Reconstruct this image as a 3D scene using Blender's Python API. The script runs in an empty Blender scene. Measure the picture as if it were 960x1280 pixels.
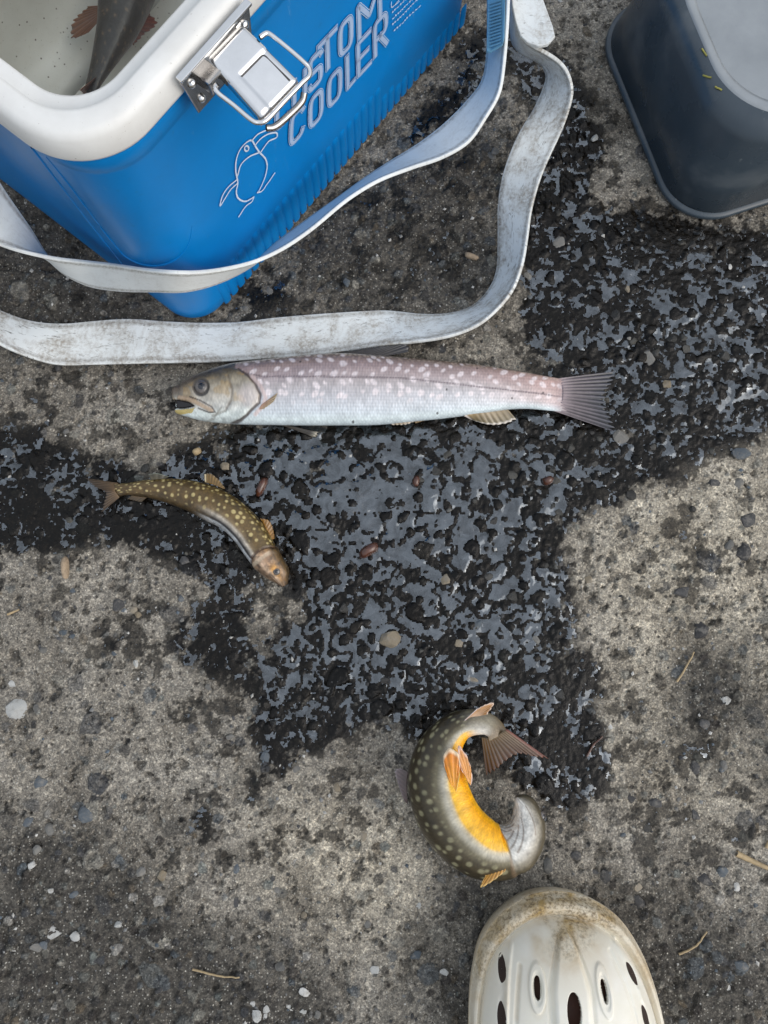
import bpy, bmesh, math, random
import numpy as np
from mathutils import Vector

rng = np.random.default_rng(7)
random.seed(7)
scene = bpy.context.scene
col = scene.collection

# ------------------------------------------------------------------ camera
CAM_H, TILT, FPX = 0.56, math.radians(7.5), 963.0
cam_d = bpy.data.cameras.new('camera')
cam = bpy.data.objects.new('camera', cam_d)
col.objects.link(cam)
cam.location = (0, 0, CAM_H)
cam.rotation_euler = (TILT, 0, 0)
cam_d.sensor_fit = 'HORIZONTAL'
cam_d.sensor_width = 36.0
cam_d.lens = 36.0 * FPX / 960.0
cam_d.clip_start = 0.01
cam_d.clip_end = 500.0
scene.camera = cam
# ------------------------------------------------------------------ light
SUN_EL, SUN_AZ = 38.0, -25.0
world = bpy.data.worlds.new('World')
scene.world = world
world.use_nodes = True
wn = world.node_tree
wn.nodes.clear()
w_out = wn.nodes.new('ShaderNodeOutputWorld')
w_bg = wn.nodes.new('ShaderNodeBackground')
w_sky = wn.nodes.new('ShaderNodeTexSky')
w_sky.sky_type = 'NISHITA'
w_sky.sun_disc = False
w_sky.sun_elevation = math.radians(SUN_EL)
w_sky.sun_rotation = math.radians(90 - SUN_AZ)
w_sky.air_density = 1.0
w_sky.dust_density = 4.0
w_hs = wn.nodes.new('ShaderNodeHueSaturation')
w_hs.inputs['Saturation'].default_value = 0.6
w_bg.inputs['Strength'].default_value = 0.15
wn.links.new(w_sky.outputs[0], w_hs.inputs['Color'])
# overcast layer: cloud luminance rises smoothly from the horizon to the zenith (1 : 3)
w_tc = wn.nodes.new('ShaderNodeTexCoord'); w_sx = wn.nodes.new('ShaderNodeSeparateXYZ'); wn.links.new(w_tc.outputs['Generated'], w_sx.inputs[0])
w_mr = wn.nodes.new('ShaderNodeMapRange'); wn.links.new(w_sx.outputs['Z'], w_mr.inputs[0])
w_mr.inputs[3].default_value = 2.7; w_mr.inputs[4].default_value = 8.1
w_vm = wn.nodes.new('ShaderNodeVectorMath'); w_vm.operation = 'SCALE'; w_vm.inputs[0].default_value = (0.925, 0.985, 1.055); wn.links.new(w_mr.outputs[0], w_vm.inputs['Scale'])
w_mx = wn.nodes.new('ShaderNodeMix'); w_mx.data_type = 'RGBA'; w_mx.inputs['Factor'].default_value = 0.52
wn.links.new(w_hs.outputs[0], w_mx.inputs[6]); wn.links.new(w_vm.outputs[0], w_mx.inputs[7]); wn.links.new(w_mx.outputs[2], w_bg.inputs[0])
wn.links.new(w_bg.outputs[0], w_out.inputs[0])
sun_d = bpy.data.lights.new('sun', 'SUN')
sun_d.energy = 0.8
sun_d.angle = math.radians(64)
sun_d.color = (1.0, 0.965, 0.92)
sun = bpy.data.objects.new('sun', sun_d)
col.objects.link(sun)
sun.rotation_euler = (0, math.radians(90 - SUN_EL), math.radians(SUN_AZ))
scene.view_settings.view_transform = 'Standard'
scene.view_settings.look = 'None'
scene.view_settings.gamma = 1.0
scene.view_settings.exposure = 0.2
scene.view_settings.use_curve_mapping = False

# ------------------------------------------------------------------ helpers
CT, ST = math.cos(TILT), math.sin(TILT)
def ray(px, py):
    x, y = (px - 480) / FPX, -(py - 640) / FPX
    return Vector((x, CT * y + ST, ST * y - CT))
def P(px, py, z=0.0):
    d = ray(px, py)
    s = (CAM_H - z) / -d.z
    return Vector((d.x * s, d.y * s, z))
def hit(px, py, o, n):
    d = ray(px, py)
    c = Vector((0, 0, CAM_H))
    return c + d * ((o - c).dot(n) / d.dot(n))
def w2px(x, y, z=0.0):
    """ground point -> photo pixel (numpy)"""
    dz = z - CAM_H
    ky = CT * y + ST * dz
    kz = -(ST * y * -1 + CT * dz)
    kz = -(-ST * y + CT * dz)
    return 480 + FPX * x / kz, 640 - FPX * ky / kz
def lin(c):
    c = np.asarray(c, float) / 255.0
    return np.where(c <= 0.04045, c / 12.92, ((c + 0.055) / 1.055) ** 2.4)
def L4(c, k=1.0):
    a = lin(c) * k
    return (float(a[0]), float(a[1]), float(a[2]), 1.0)
def sstep(a, b, x):
    t = np.clip((x - a) / (b - a), 0, 1)
    return t * t * (3 - 2 * t)

def np_mesh(name, V, F, mats=(), parent=None, smooth=True, cols=None, uv=None, link=True):
    V = np.ascontiguousarray(V, dtype=np.float32).reshape(-1, 3)
    F = np.ascontiguousarray(F, dtype=np.int32)
    k = F.shape[1]
    me = bpy.data.meshes.new(name)
    me.vertices.add(len(V)); me.vertices.foreach_set('co', V.ravel())
    me.loops.add(F.size); me.loops.foreach_set('vertex_index', F.ravel())
    me.polygons.add(len(F)); me.polygons.foreach_set('loop_start', np.arange(0, F.size, k, dtype=np.int32))
    me.update(calc_edges=True)
    me.polygons.foreach_set('use_smooth', np.full(len(F), smooth, dtype=bool))
    if cols is not None:
        for nm, arr in cols.items():
            arr = np.asarray(arr, dtype=np.float32)
            if arr.ndim == 1:
                a = me.attributes.new(nm, 'FLOAT', 'POINT'); a.data.foreach_set('value', arr)
            else:
                if arr.shape[1] == 3:
                    arr = np.concatenate([arr, np.ones((len(arr), 1), np.float32)], 1)
                a = me.attributes.new(nm, 'FLOAT_COLOR', 'POINT'); a.data.foreach_set('color', np.ascontiguousarray(arr).ravel())
    if uv is not None:
        a = me.attributes.new('suv', 'FLOAT_VECTOR', 'POINT')
        a.data.foreach_set('vector', np.ascontiguousarray(uv, dtype=np.float32).ravel())
    for m in mats: me.materials.append(m)
    o = bpy.data.objects.new(name, me)
    if link: col.objects.link(o)
    if parent is not None: o.parent = parent
    return o
def grid_faces(nu, nv, wu=False, wv=False):
    iu = np.arange(nu if wu else nu - 1); iv = np.arange(nv if wv else nv - 1)
    U, V = np.meshgrid(iu, iv, indexing='ij')
    U2, V2 = (U + 1) % nu, (V + 1) % nv
    return np.stack([U * nv + V, U2 * nv + V, U2 * nv + V2, U * nv + V2], -1).reshape(-1, 4)
def bm_obj(name, bm, mat, parent=None, smooth=False):
    me = bpy.data.meshes.new(name); bm.to_mesh(me); bm.free()
    for m in (mat if isinstance(mat, (list, tuple)) else [mat]): me.materials.append(m)
    if smooth:
        for p in me.polygons: p.use_smooth = True
    o = bpy.data.objects.new(name, me); col.objects.link(o)
    if parent is not None: o.parent = parent
    return o
def tag(o, label=None, cat=None, group=None, kind=None):
    if label: o['label'] = label
    if cat: o['category'] = cat
    if group: o['group'] = group
    if kind: o['kind'] = kind
    return o
def empty(name, loc=(0, 0, 0)):
    o = bpy.data.objects.new(name, None); col.objects.link(o); o.location = loc
    o.empty_display_size = 0.02
    return o
def adopt(children, root):
    """parent world-space parts to an empty without moving them"""
    for c in children:
        c.parent = root
        c.matrix_parent_inverse = root.matrix_basis.inverted()
def catmull(pts, n):
    """resample a polyline of k-vectors smoothly to n points"""
    p = np.asarray(pts, float)
    d = np.r_[0, np.cumsum(np.linalg.norm(np.diff(p[:, :2], axis=0), axis=1))]
    return cubic(d, p, np.linspace(0, d[-1], n))
def cubic(x, y, q):
    """monotone-ish cubic hermite interpolation, y may be 2-D"""
    x = np.asarray(x, float); y = np.asarray(y, float)
    if y.ndim == 1: y = y[:, None]; flat = True
    else: flat = False
    h = np.diff(x); dl = np.diff(y, axis=0) / h[:, None]
    m = np.zeros_like(y); m[0] = dl[0]; m[-1] = dl[-1]
    if len(x) > 2:
        m[1:-1] = (dl[:-1] * h[1:, None] + dl[1:] * h[:-1, None]) / (h[1:] + h[:-1])[:, None]
    i = np.clip(np.searchsorted(x, q) - 1, 0, len(h) - 1)
    t = ((q - x[i]) / h[i])[:, None]; hh = h[i][:, None]
    r = ((2*t**3 - 3*t**2 + 1) * y[i] + (t**3 - 2*t**2 + t) * hh * m[i]
         + (-2*t**3 + 3*t**2) * y[i+1] + (t**3 - t**2) * hh * m[i+1])
    return r[:, 0] if flat else r
def tube(name, pts, rad, mat, parent=None, n=8, closed=False):
    p = np.asarray([tuple(q) for q in pts], float)
    N = len(p)
    if closed: T = np.roll(p, -1, 0) - np.roll(p, 1, 0)
    else: T = np.gradient(p, axis=0)
    T /= np.linalg.norm(T, axis=1)[:, None]
    up = np.array([0, 0, 1.0]); A = np.cross(T, up)
    bad = np.linalg.norm(A, axis=1) < 1e-3; A[bad] = np.cross(T[bad], [1.0, 0, 0])
    A /= np.linalg.norm(A, axis=1)[:, None]; B = np.cross(A, T)
    r = np.broadcast_to(np.asarray(rad, float), (N,))
    th = np.linspace(0, 2*np.pi, n, endpoint=False)
    V = p[:, None] + r[:, None, None] * (np.cos(th)[None, :, None] * A[:, None] + np.sin(th)[None, :, None] * B[:, None])
    F = grid_faces(N, n, closed, True)
    return np_mesh(name, V, F, [mat], parent)

# numpy noise -------------------------------------------------------
def vnoise(X, Y, freq, seed):
    r = np.random.default_rng(seed)
    G = r.random((256, 256))
    x = X * freq + 1000.37; y = Y * freq + 1000.71
    xi = np.floor(x).astype(int); yi = np.floor(y).astype(int)
    fx = x - xi; fy = y - yi
    fx = fx*fx*fx*(fx*(fx*6-15)+10); fy = fy*fy*fy*(fy*(fy*6-15)+10)
    a = G[xi & 255, yi & 255]; b = G[(xi+1) & 255, yi & 255]
    c = G[xi & 255, (yi+1) & 255]; d = G[(xi+1) & 255, (yi+1) & 255]
    return (a*(1-fx)+b*fx)*(1-fy) + (c*(1-fx)+d*fx)*fy
def fbm(X, Y, freq, octv, seed, gain=0.5):
    s = 0; a = 1; t = 0
    for i in range(octv):
        c, q = math.cos(i*0.7), math.sin(i*0.7)
        s = s + a * vnoise(c*X - q*Y, q*X + c*Y, freq * 2.03**i, seed + i*17); t += a; a *= gain
    return s / t
def blur(A, sig):
    if np.isscalar(sig): sig = (sig, sig)
    fx = np.fft.fftfreq(A.shape[0])[:, None]; fy = np.fft.rfftfreq(A.shape[1])[None, :]
    K = np.exp(-2*np.pi**2 * ((sig[0]*fx)**2 + (sig[1]*fy)**2))
    return np.fft.irfft2(np.fft.rfft2(A) * K, s=A.shape)
def in_poly(X, Y, poly):
    m = np.zeros(X.shape, bool); n = len(poly)
    for i in range(n):
        x0, y0 = poly[i]; x1, y1 = poly[(i+1) % n]
        if y0 == y1: continue
        c = ((Y < y0) != (Y < y1)) & (X < (x1-x0) * (Y-y0) / (y1-y0) + x0)
        m ^= c
    return m

# ------------------------------------------------------------------ materials
class NT:
    def __init__(s, name):
        s.m = bpy.data.materials.new(name); s.m.use_nodes = True
        s.t = s.m.node_tree; s.t.nodes.clear()
        s.out = s.n('ShaderNodeOutputMaterial')
        s.b = s.n('ShaderNodeBsdfPrincipled')
        s.l(s.b.outputs[0], s.out.inputs['Surface'])
    def n(s, t, **kw):
        x = s.t.nodes.new(t)
        for k, v in kw.items(): setattr(x, k, v)
        return x
    def l(s, a, b): s.t.links.new(a, b)
    def put(s, sock, v):
        if isinstance(v, bpy.types.NodeSocket): s.l(v, sock)
        elif v is not None: sock.default_value = v
    def attr(s, name, out='Color'):
        return s.n('ShaderNodeAttribute', attribute_name=name).outputs[out]
    def noise(s, vec, scale, detail=4, rough=0.55, dist=0.0):
        x = s.n('ShaderNodeTexNoise'); s.put(x.inputs['Vector'], vec)
        x.inputs['Scale'].default_value = scale; x.inputs['Detail'].default_value = detail
        x.inputs['Roughness'].default_value = rough; x.inputs['Distortion'].default_value = dist
        return x.outputs['Fac']
    def voro(s, vec, scale, feature='F1', out='Distance', rnd=1.0):
        x = s.n('ShaderNodeTexVoronoi', feature=feature); s.put(x.inputs['Vector'], vec)
        x.inputs['Scale'].default_value = scale; x.inputs['Randomness'].default_value = rnd
        return x.outputs[out]
    def ramp(s, fac, stops):
        x = s.n('ShaderNodeValToRGB'); s.put(x.inputs[0], fac); e = x.color_ramp.elements
        while len(e) < len(stops): e.new(0.5)
        for k, (p, c) in enumerate(stops):
            e[k].position = p
            e[k].color = c if len(c) == 4 else (*c, 1)
        return x.outputs[0]
    def mapr(s, v, a, b, c, d):
        x = s.n('ShaderNodeMapRange'); s.put(x.inputs[0], v)
        for i, q in enumerate((a, b, c, d)): s.put(x.inputs[1+i], q)
        return x.outputs[0]
    def mix(s, f, a, b, mode='MIX'):
        x = s.n('ShaderNodeMix', data_type='RGBA', blend_type=mode)
        s.put(x.inputs['Factor'], f); s.put(x.inputs[6], a); s.put(x.inputs[7], b)
        return x.outputs[2]
    def math(s, op, a, b=None):
        x = s.n('ShaderNodeMath', operation=op); s.put(x.inputs[0], a)
        if b is not None: s.put(x.inputs[1], b)
        return x.outputs[0]
    def coord(s, o='Object'): return s.n('ShaderNodeTexCoord').outputs[o]
    def bump(s, h, strength, dist=0.001, normal=None):
        x = s.n('ShaderNodeBump'); s.put(x.inputs['Strength'], strength)
        x.inputs['Distance'].default_value = dist; s.put(x.inputs['Height'], h)
        if normal is not None: s.l(normal, x.inputs['Normal'])
        return x.outputs[0]
    def set(s, **kw):
        names = dict(color='Base Color', rough='Roughness', metal='Metallic', ior='IOR', coat='Coat Weight', coatr='Coat Roughness',
                     spec='Specular IOR Level', normal='Normal', alpha='Alpha', trans='Transmission Weight', sss='Subsurface Weight')
        for k, v in kw.items(): s.put(s.b.inputs[names[k]], v)
        return s.m

def mat_ground():
    s = NT('ground'); g = s.coord('Object')
    wet = s.attr('wet', 'Fac'); asph = s.attr('asph', 'Fac'); tint = s.attr('tint'); tm = s.attr('tmask', 'Fac')
    n1 = s.noise(g, 22, 6, 0.62); n2 = s.noise(g, 140, 5, 0.65); n3 = s.noise(g, 900, 3, 0.6)
    slurry = s.ramp(n1, [(0.3, (0.215, 0.195, 0.167)), (0.5, (0.37, 0.345, 0.305)), (0.7, (0.50, 0.472, 0.425))])
    slurry = s.mix(s.mapr(n2, 0.35, 0.7, 0.0, 1.0), s.mix(0.34, slurry, (0.05, 0.045, 0.04, 1)), slurry)
    slurry = s.mix(0.5, slurry, s.ramp(n3, [(0.3, (0.2, 0.2, 0.2)), (0.7, (1.75, 1.72, 1.66))]), 'MULTIPLY')
    slurry = s.mix(s.attr('pale', 'Fac'), slurry, s.mix(1.0, slurry, (1.65, 1.62, 1.53, 1), 'MULTIPLY'))
    # dark open asphalt with pale mineral specks
    a1 = s.ramp(n2, [(0.3, (0.045, 0.042, 0.038)), (0.7, (0.15, 0.14, 0.125))])
    v = s.voro(g, 520); vc = s.voro(g, 520, out='Color')
    sep = s.n('ShaderNodeSeparateColor'); s.l(vc, sep.inputs[0])
    spk = s.math('MULTIPLY', s.mapr(v, 0.18, 0.34, 1, 0), s.mapr(sep.outputs[0], 0.62, 0.7, 0, 1))
    base = s.mix(asph, slurry, a1)
    base = s.mix(s.math('MULTIPLY', spk, 0.75), base, (0.52, 0.51, 0.47, 1))
    v2 = s.voro(g, 240); vc2 = s.voro(g, 240, out='Color'); sp2 = s.n('ShaderNodeSeparateColor'); s.l(vc2, sp2.inputs[0])
    drk = s.math('MULTIPLY', s.mapr(v2, 0.2, 0.4, 1, 0), s.mapr(sp2.outputs[1], 0.7, 0.78, 0, 0.8))
    base = s.mix(drk, base, (0.035, 0.033, 0.032, 1))
    base = s.mix(s.math('MULTIPLY', tm, s.mapr(n2, 0.3, 0.6, 0.5, 1.0)), base, tint)
    for sc_v, lo_, hi_ in ((880, 0.55, 1.55), (360, 0.75, 1.3)):
        sq_ = s.n('ShaderNodeSeparateColor'); s.l(s.voro(g, sc_v, out='Color'), sq_.inputs[0])
        base = s.mix(0.85, base, s.ramp(sq_.outputs[0], [(0.0, (lo_,)*3), (0.75, (1.0, 0.99, 0.97)), (1.0, (hi_, hi_*0.99, hi_*0.96))]), 'MULTIPLY')
    base = s.mix(0.5, base, s.ramp(s.noise(g, 600, 5, 0.7), [(0.28, (0.25, 0.25, 0.25)), (0.72, (1.7, 1.68, 1.64))]), 'MULTIPLY')
    dark = s.mix(1.0, base, (0.05, 0.044, 0.037, 1), 'MULTIPLY')
    c = s.mix(wet, base, dark)
    rr = s.mapr(wet, 0.6, 1.0, 0.9, 0.10)
    h = s.math('ADD', s.math('MULTIPLY', n2, 1.4), n3)
    return s.set(color=c, rough=rr, normal=s.bump(h, s.mapr(wet, 0.5, 1.0, 0.9, 0.3), 0.0016), spec=s.mapr(wet, 0.3, 1, 0.3, 0.22))
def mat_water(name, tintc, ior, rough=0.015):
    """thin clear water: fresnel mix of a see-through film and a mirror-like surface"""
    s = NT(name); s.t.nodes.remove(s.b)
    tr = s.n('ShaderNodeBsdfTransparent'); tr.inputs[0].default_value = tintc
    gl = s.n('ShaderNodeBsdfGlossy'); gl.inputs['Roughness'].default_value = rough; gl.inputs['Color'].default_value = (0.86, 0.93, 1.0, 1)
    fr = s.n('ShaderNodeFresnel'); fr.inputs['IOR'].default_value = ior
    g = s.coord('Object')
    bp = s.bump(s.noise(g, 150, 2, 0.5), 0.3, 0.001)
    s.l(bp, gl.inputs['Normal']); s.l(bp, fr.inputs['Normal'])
    refl_tone = s.mapr(s.noise(g, 75, 6, 0.68, 1.2), 0.34, 0.60, 0.5, 1.0)  # noise weakens the mirror in patches: reflection tones put into the film
    mx = s.n('ShaderNodeMixShader'); s.l(s.math('MULTIPLY', fr.outputs[0], refl_tone), mx.inputs[0]); s.l(tr.outputs[0], mx.inputs[1]); s.l(gl.outputs[0], mx.inputs[2])
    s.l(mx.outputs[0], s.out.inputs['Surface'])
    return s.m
def mat_plain(name, c, rough=0.5, var=0.15, scale=60, metal=0.0, coat=0.0, bump=0.0, spec=0.5, rvar=0.12):
    s = NT(name); g = s.coord('Object'); n = s.noise(g, scale, 5, 0.6)
    dark = tuple(q * (1 - var) for q in c[:3]) + (1,); lite = tuple(min(1, q * (1 + var)) for q in c[:3]) + (1,)
    cc = s.ramp(n, [(0.3, dark), (0.7, lite)])
    kw = {}
    if bump: kw['normal'] = s.bump(s.noise(g, scale * 6, 4), bump, 0.001)
    return s.set(color=cc, rough=s.mapr(n, 0.3, 0.7, rough - rvar*rough, rough + rvar*rough), metal=metal, coat=coat, coatr=0.1, spec=spec, **kw)
def mat_stone(name, c0, c1, rough):
    s = NT(name); oi = s.n('ShaderNodeObjectInfo').outputs['Random']; g = s.coord('Object')
    k = s.mix(oi, c0, c1)
    n = s.noise(g, 320, 5, 0.65)
    c = s.mix(0.7, k, s.ramp(n, [(0.3, (0.45, 0.45, 0.45)), (0.7, (1.35, 1.33, 1.3))]), 'MULTIPLY')
    n2 = s.noise(s.n('ShaderNodeNewGeometry').outputs['Position'], 210, 5, 0.7)
    if rough > 0.3: c = s.mix(s.mapr(n2, 0.5, 0.66, 0.0, 0.6), c, (0.25, 0.23, 0.20, 1))
    return s.set(color=c, rough=rough, normal=s.bump(n, 0.5, 0.001))
def mat_fish(name, rough=0.26, coat=0.5, scale_bump=0.25, var=0.3, cell=620, sss=0.0):
    s = NT(name); c = s.attr('col'); uv = s.attr('suv', 'Vector')
    n = s.noise(uv, 260, 4, 0.6)
    mp = s.n('ShaderNodeMapping'); s.l(uv, mp.inputs['Vector']); mp.inputs['Rotation'].default_value = (0, 0, 0.82); mp.inputs['Scale'].default_value = (1.0, 0.75, 1.0)
    v = s.voro(mp.outputs[0], cell, rnd=0.5)
    cc = s.mix(var, c, s.mix(1.0, c, s.ramp(n, [(0.3, (0.5, 0.5, 0.5)), (0.7, (1.4, 1.4, 1.4))]), 'MULTIPLY'))
    cc = s.mix(0.22 if scale_bump > 0 else 0, cc, s.mix(1.0, cc, s.ramp(v, [(0.2, (1.25, 1.25, 1.25)), (0.6, (0.6, 0.6, 0.62))]), 'MULTIPLY'))
    return s.set(color=cc, rough=rough, coat=coat, coatr=0.08, normal=s.bump(v, scale_bump, 0.0004), sss=sss)
def mat_strap():
    s = NT('strap_vinyl'); g = s.attr('suv', 'Vector')
    n1 = s.noise(g, 45, 7, 0.7, 0.6); n2 = s.noise(g, 380, 5, 0.7); n3 = s.noise(g, 14, 4, 0.6)
    base = s.ramp(n3, [(0.3, (0.69, 0.725, 0.725)), (0.7, (0.79, 0.815, 0.80))])
    sx = s.n('ShaderNodeMapping'); s.l(g, sx.inputs['Vector']); sx.inputs['Scale'].default_value = (0.25, 1.0, 1.0); sx.inputs['Rotation'].default_value = (0, 0, 0.5)
    scr = s.noise(sx.outputs[0], 420, 6, 0.75, 1.2)
    dirt = s.math('MULTIPLY', s.mapr(n1, 0.44, 0.62, 0, 1), s.mapr(n2, 0.38, 0.6, 0.2, 1))
    dirt = s.math('MULTIPLY', dirt, s.attr('dirt', 'Fac'))
    c = s.mix(s.math('MULTIPLY', dirt, 0.78), base, (0.25, 0.20, 0.14, 1))
    c = s.mix(s.math('MULTIPLY', s.mapr(scr, 0.57, 0.66, 0, 0.85), s.attr('dirt', 'Fac')), c, (0.12, 0.11, 0.095, 1))
    st = s.attr('stitch', 'Fac')
    c = s.mix(s.math('MULTIPLY', st, s.mapr(n2, 0.35, 0.6, 0.25, 0.9)), c, (0.2, 0.18, 0.15, 1))
    return s.set(color=c, rough=s.mapr(n1, 0.3, 0.7, 0.38, 0.6), normal=s.bump(n2, 0.18, 0.0006))
def mat_cooler():
    s = NT('cooler_plastic'); g = s.coord('Object')
    n = s.noise(g, 18, 5, 0.6); m = s.noise(g, 240, 5, 0.7)
    mp = s.n('ShaderNodeMapping'); s.l(g, mp.inputs['Vector']); mp.inputs['Scale'].default_value = (1, 1, 0.12); mp.inputs['Rotation'].default_value = (0.3, 0.4, 0)
    scr = s.noise(mp.outputs[0], 260, 6, 0.8, 0.8)
    c = s.ramp(n, [(0.3, (0.0, 0.172, 0.485)), (0.7, (0.0, 0.205, 0.575))])
    c = s.mix(s.mapr(scr, 0.64, 0.72, 0, 0.35), c, (0.25, 0.42, 0.56, 1))
    c = s.mix(s.mapr(m, 0.6, 0.75, 0, 0.18), c, (0.05, 0.07, 0.07, 1))
    return s.set(color=c, rough=s.mapr(n, 0.3, 0.7, 0.3, 0.42), spec=0.25, normal=s.bump(m, 0.04, 0.0006))
def mat_white_plastic():
    s = NT('rim_plastic'); g = s.coord('Object'); n = s.noise(g, 40, 6, 0.65); m = s.noise(g, 700, 3, 0.6)
    c = s.ramp(n, [(0.3, (0.66, 0.66, 0.64)), (0.7, (0.76, 0.765, 0.75))])
    c = s.mix(s.mapr(m, 0.68, 0.76, 0, 0.6), c, (0.15, 0.11, 0.07, 1))
    return s.set(color=c, rough=0.4)
def mat_liner():
    s = NT('liner_plastic'); g = s.coord('Object'); v = s.voro(g, 260); vc = s.voro(g, 260, out='Color')
    sp = s.n('ShaderNodeSeparateColor'); s.l(vc, sp.inputs[0]); n = s.noise(g, 25, 5, 0.6); n2 = s.noise(g, 600, 4, 0.7)
    c = s.ramp(n, [(0.3, (0.60, 0.585, 0.54)), (0.7, (0.70, 0.69, 0.65))])
    k = s.math('MULTIPLY', s.mapr(v, 0.1, 0.2, 1, 0), s.mapr(sp.outputs[0], 0.5, 0.55, 0, 0.9))
    c = s.mix(k, c, (0.07, 0.045, 0.03, 1)); c = s.mix(s.mapr(n2, 0.62, 0.7, 0, 0.4), c, (0.25, 0.2, 0.15, 1))
    return s.set(color=c, rough=0.45)
def mat_tub():
    s = NT('tub_plastic'); g = s.coord('Object')
    n = s.noise(g, 16, 5, 0.6, 0.4); m = s.noise(g, 120, 6, 0.7)
    c = s.ramp(n, [(0.35, (0.034, 0.050, 0.066)), (0.7, (0.052, 0.070, 0.087))])
    c = s.mix(s.mapr(n, 0.55, 0.66, 0, 0.35), c, (0.13, 0.145, 0.155, 1))
    c = s.mix(s.mapr(m, 0.66, 0.74, 0, 0.5), c, (0.25, 0.27, 0.27, 1))
    return s.set(color=c, rough=s.mapr(n, 0.3, 0.7, 0.2, 0.36))
def mat_tub_top():
    s = NT('tub_frosted'); g = s.coord('Object'); n = s.noise(g, 20, 5, 0.6, 0.3); m = s.noise(g, 240, 5, 0.7)
    c = s.ramp(n, [(0.3, (0.20, 0.222, 0.24)), (0.7, (0.29, 0.315, 0.335))])
    c = s.mix(s.mapr(m, 0.6, 0.72, 0, 0.25), c, (0.15, 0.17, 0.2, 1))
    return s.set(color=c, rough=0.42)
def mat_clog():
    s = NT('clog_foam'); g = s.coord('Object'); d = s.attr('grime', 'Fac')
    n = s.noise(g, 60, 6, 0.65, 0.5); m = s.noise(g, 500, 5, 0.7)
    c = s.ramp(n, [(0.3, (0.78, 0.75, 0.64)), (0.7, (0.86, 0.845, 0.775))])
    k = s.math('MULTIPLY', d, s.mapr(n, 0.3, 0.68, 0.25, 1.25))
    c = s.mix(s.math('MULTIPLY', k, 0.9), c, (0.44, 0.30, 0.115, 1))
    c = s.mix(s.math('MULTIPLY', s.mapr(d, 0.55, 1.0, 0, 0.8), s.mapr(m, 0.45, 0.62, 0, 1)), c, (0.11, 0.07, 0.03, 1))
    c = s.mix(s.mapr(m, 0.66, 0.74, 0, 0.25), c, (0.2, 0.15, 0.09, 1))
    return s.set(color=c, rough=0.5, normal=s.bump(m, 0.12, 0.0008))

M = {}
M['ground'] = mat_ground()
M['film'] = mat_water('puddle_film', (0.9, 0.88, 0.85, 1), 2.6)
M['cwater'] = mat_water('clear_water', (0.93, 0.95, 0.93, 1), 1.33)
M['cooler'] = mat_cooler(); M['rim'] = mat_white_plastic(); M['liner'] = mat_liner()
M['strap'] = mat_strap(); M['tub'] = mat_tub(); M['tubtop'] = mat_tub_top(); M['clog'] = mat_clog()
M['chrome'] = mat_plain('chrome', (0.78, 0.78, 0.78, 1), 0.14, 0.05, 80, metal=1.0)
M['steel'] = mat_plain('dark_steel', (0.42, 0.41, 0.40, 1), 0.22, 0.2, 90, metal=1.0)
M['dark'] = mat_plain('dark_groove', (0.05, 0.05, 0.052, 1), 0.4)
M['print'] = mat_plain('print_white', (0.60, 0.68, 0.80, 1), 0.4, 0.06)
M['printfill'] = mat_plain('print_lilac', (0.36, 0.47, 0.66, 1), 0.4, 0.08)
M['printgap'] = mat_plain('print_blue', (0.02, 0.2, 0.48, 1), 0.35, 0.05)
M['tab'] = mat_plain('tab_reflected_blue', (0.16, 0.36, 0.50, 1), 0.4, 0.1)  # blue reflection and shade beside the cooler, put into the tab's colour
M['fish'] = mat_fish('fish_skin', 0.3, 0.35, 0.7, 0.25, 560)
M['fishdark'] = mat_fish('fish_skin_dark', 0.36, 0.18, 0.4, 0.45)
M['fin'] = mat_fish('fin_membrane', 0.3, 0.4, 0.0, 0.35)
M['eye'] = mat_plain('eye_iris', (0.10, 0.085, 0.075, 1), 0.1, 0.3, 400, coat=1.0)
M['pupil'] = mat_plain('eye_pupil', (0.008, 0.010, 0.016, 1), 0.05, 0.1, coat=1.0)
M['foot_filler'] = mat_plain('foot_filler_brown', (0.085, 0.035, 0.022, 1), 0.7, 0.3, 90)
M['slot_shade'] = mat_plain('vent_shade_patch', (0.028, 0.014, 0.009, 1), 0.8, 0.3, 90)
M['straw'] = mat_plain('straw', (0.40, 0.30, 0.17, 1), 0.7, 0.25, 300)
M['wood'] = mat_plain('wood_chip', (0.33, 0.25, 0.17, 1), 0.8, 0.3, 300, bump=0.3)
M['husk'] = mat_plain('seed_husk', (0.075, 0.026, 0.013, 1), 0.22, 0.4, 300, coat=0.6)
M['grass'] = mat_plain('grass_bit', (0.30, 0.28, 0.06, 1), 0.6, 0.3, 300)

# ------------------------------------------------------------------ ground
CELL = 0.00094
gx = np.arange(-0.37, 0.3701, CELL); gy = np.arange(-0.32, 0.54, CELL)
GX, GY = np.meshgrid(gx, gy, indexing='ij')
PX, PY = w2px(GX, GY)

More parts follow.
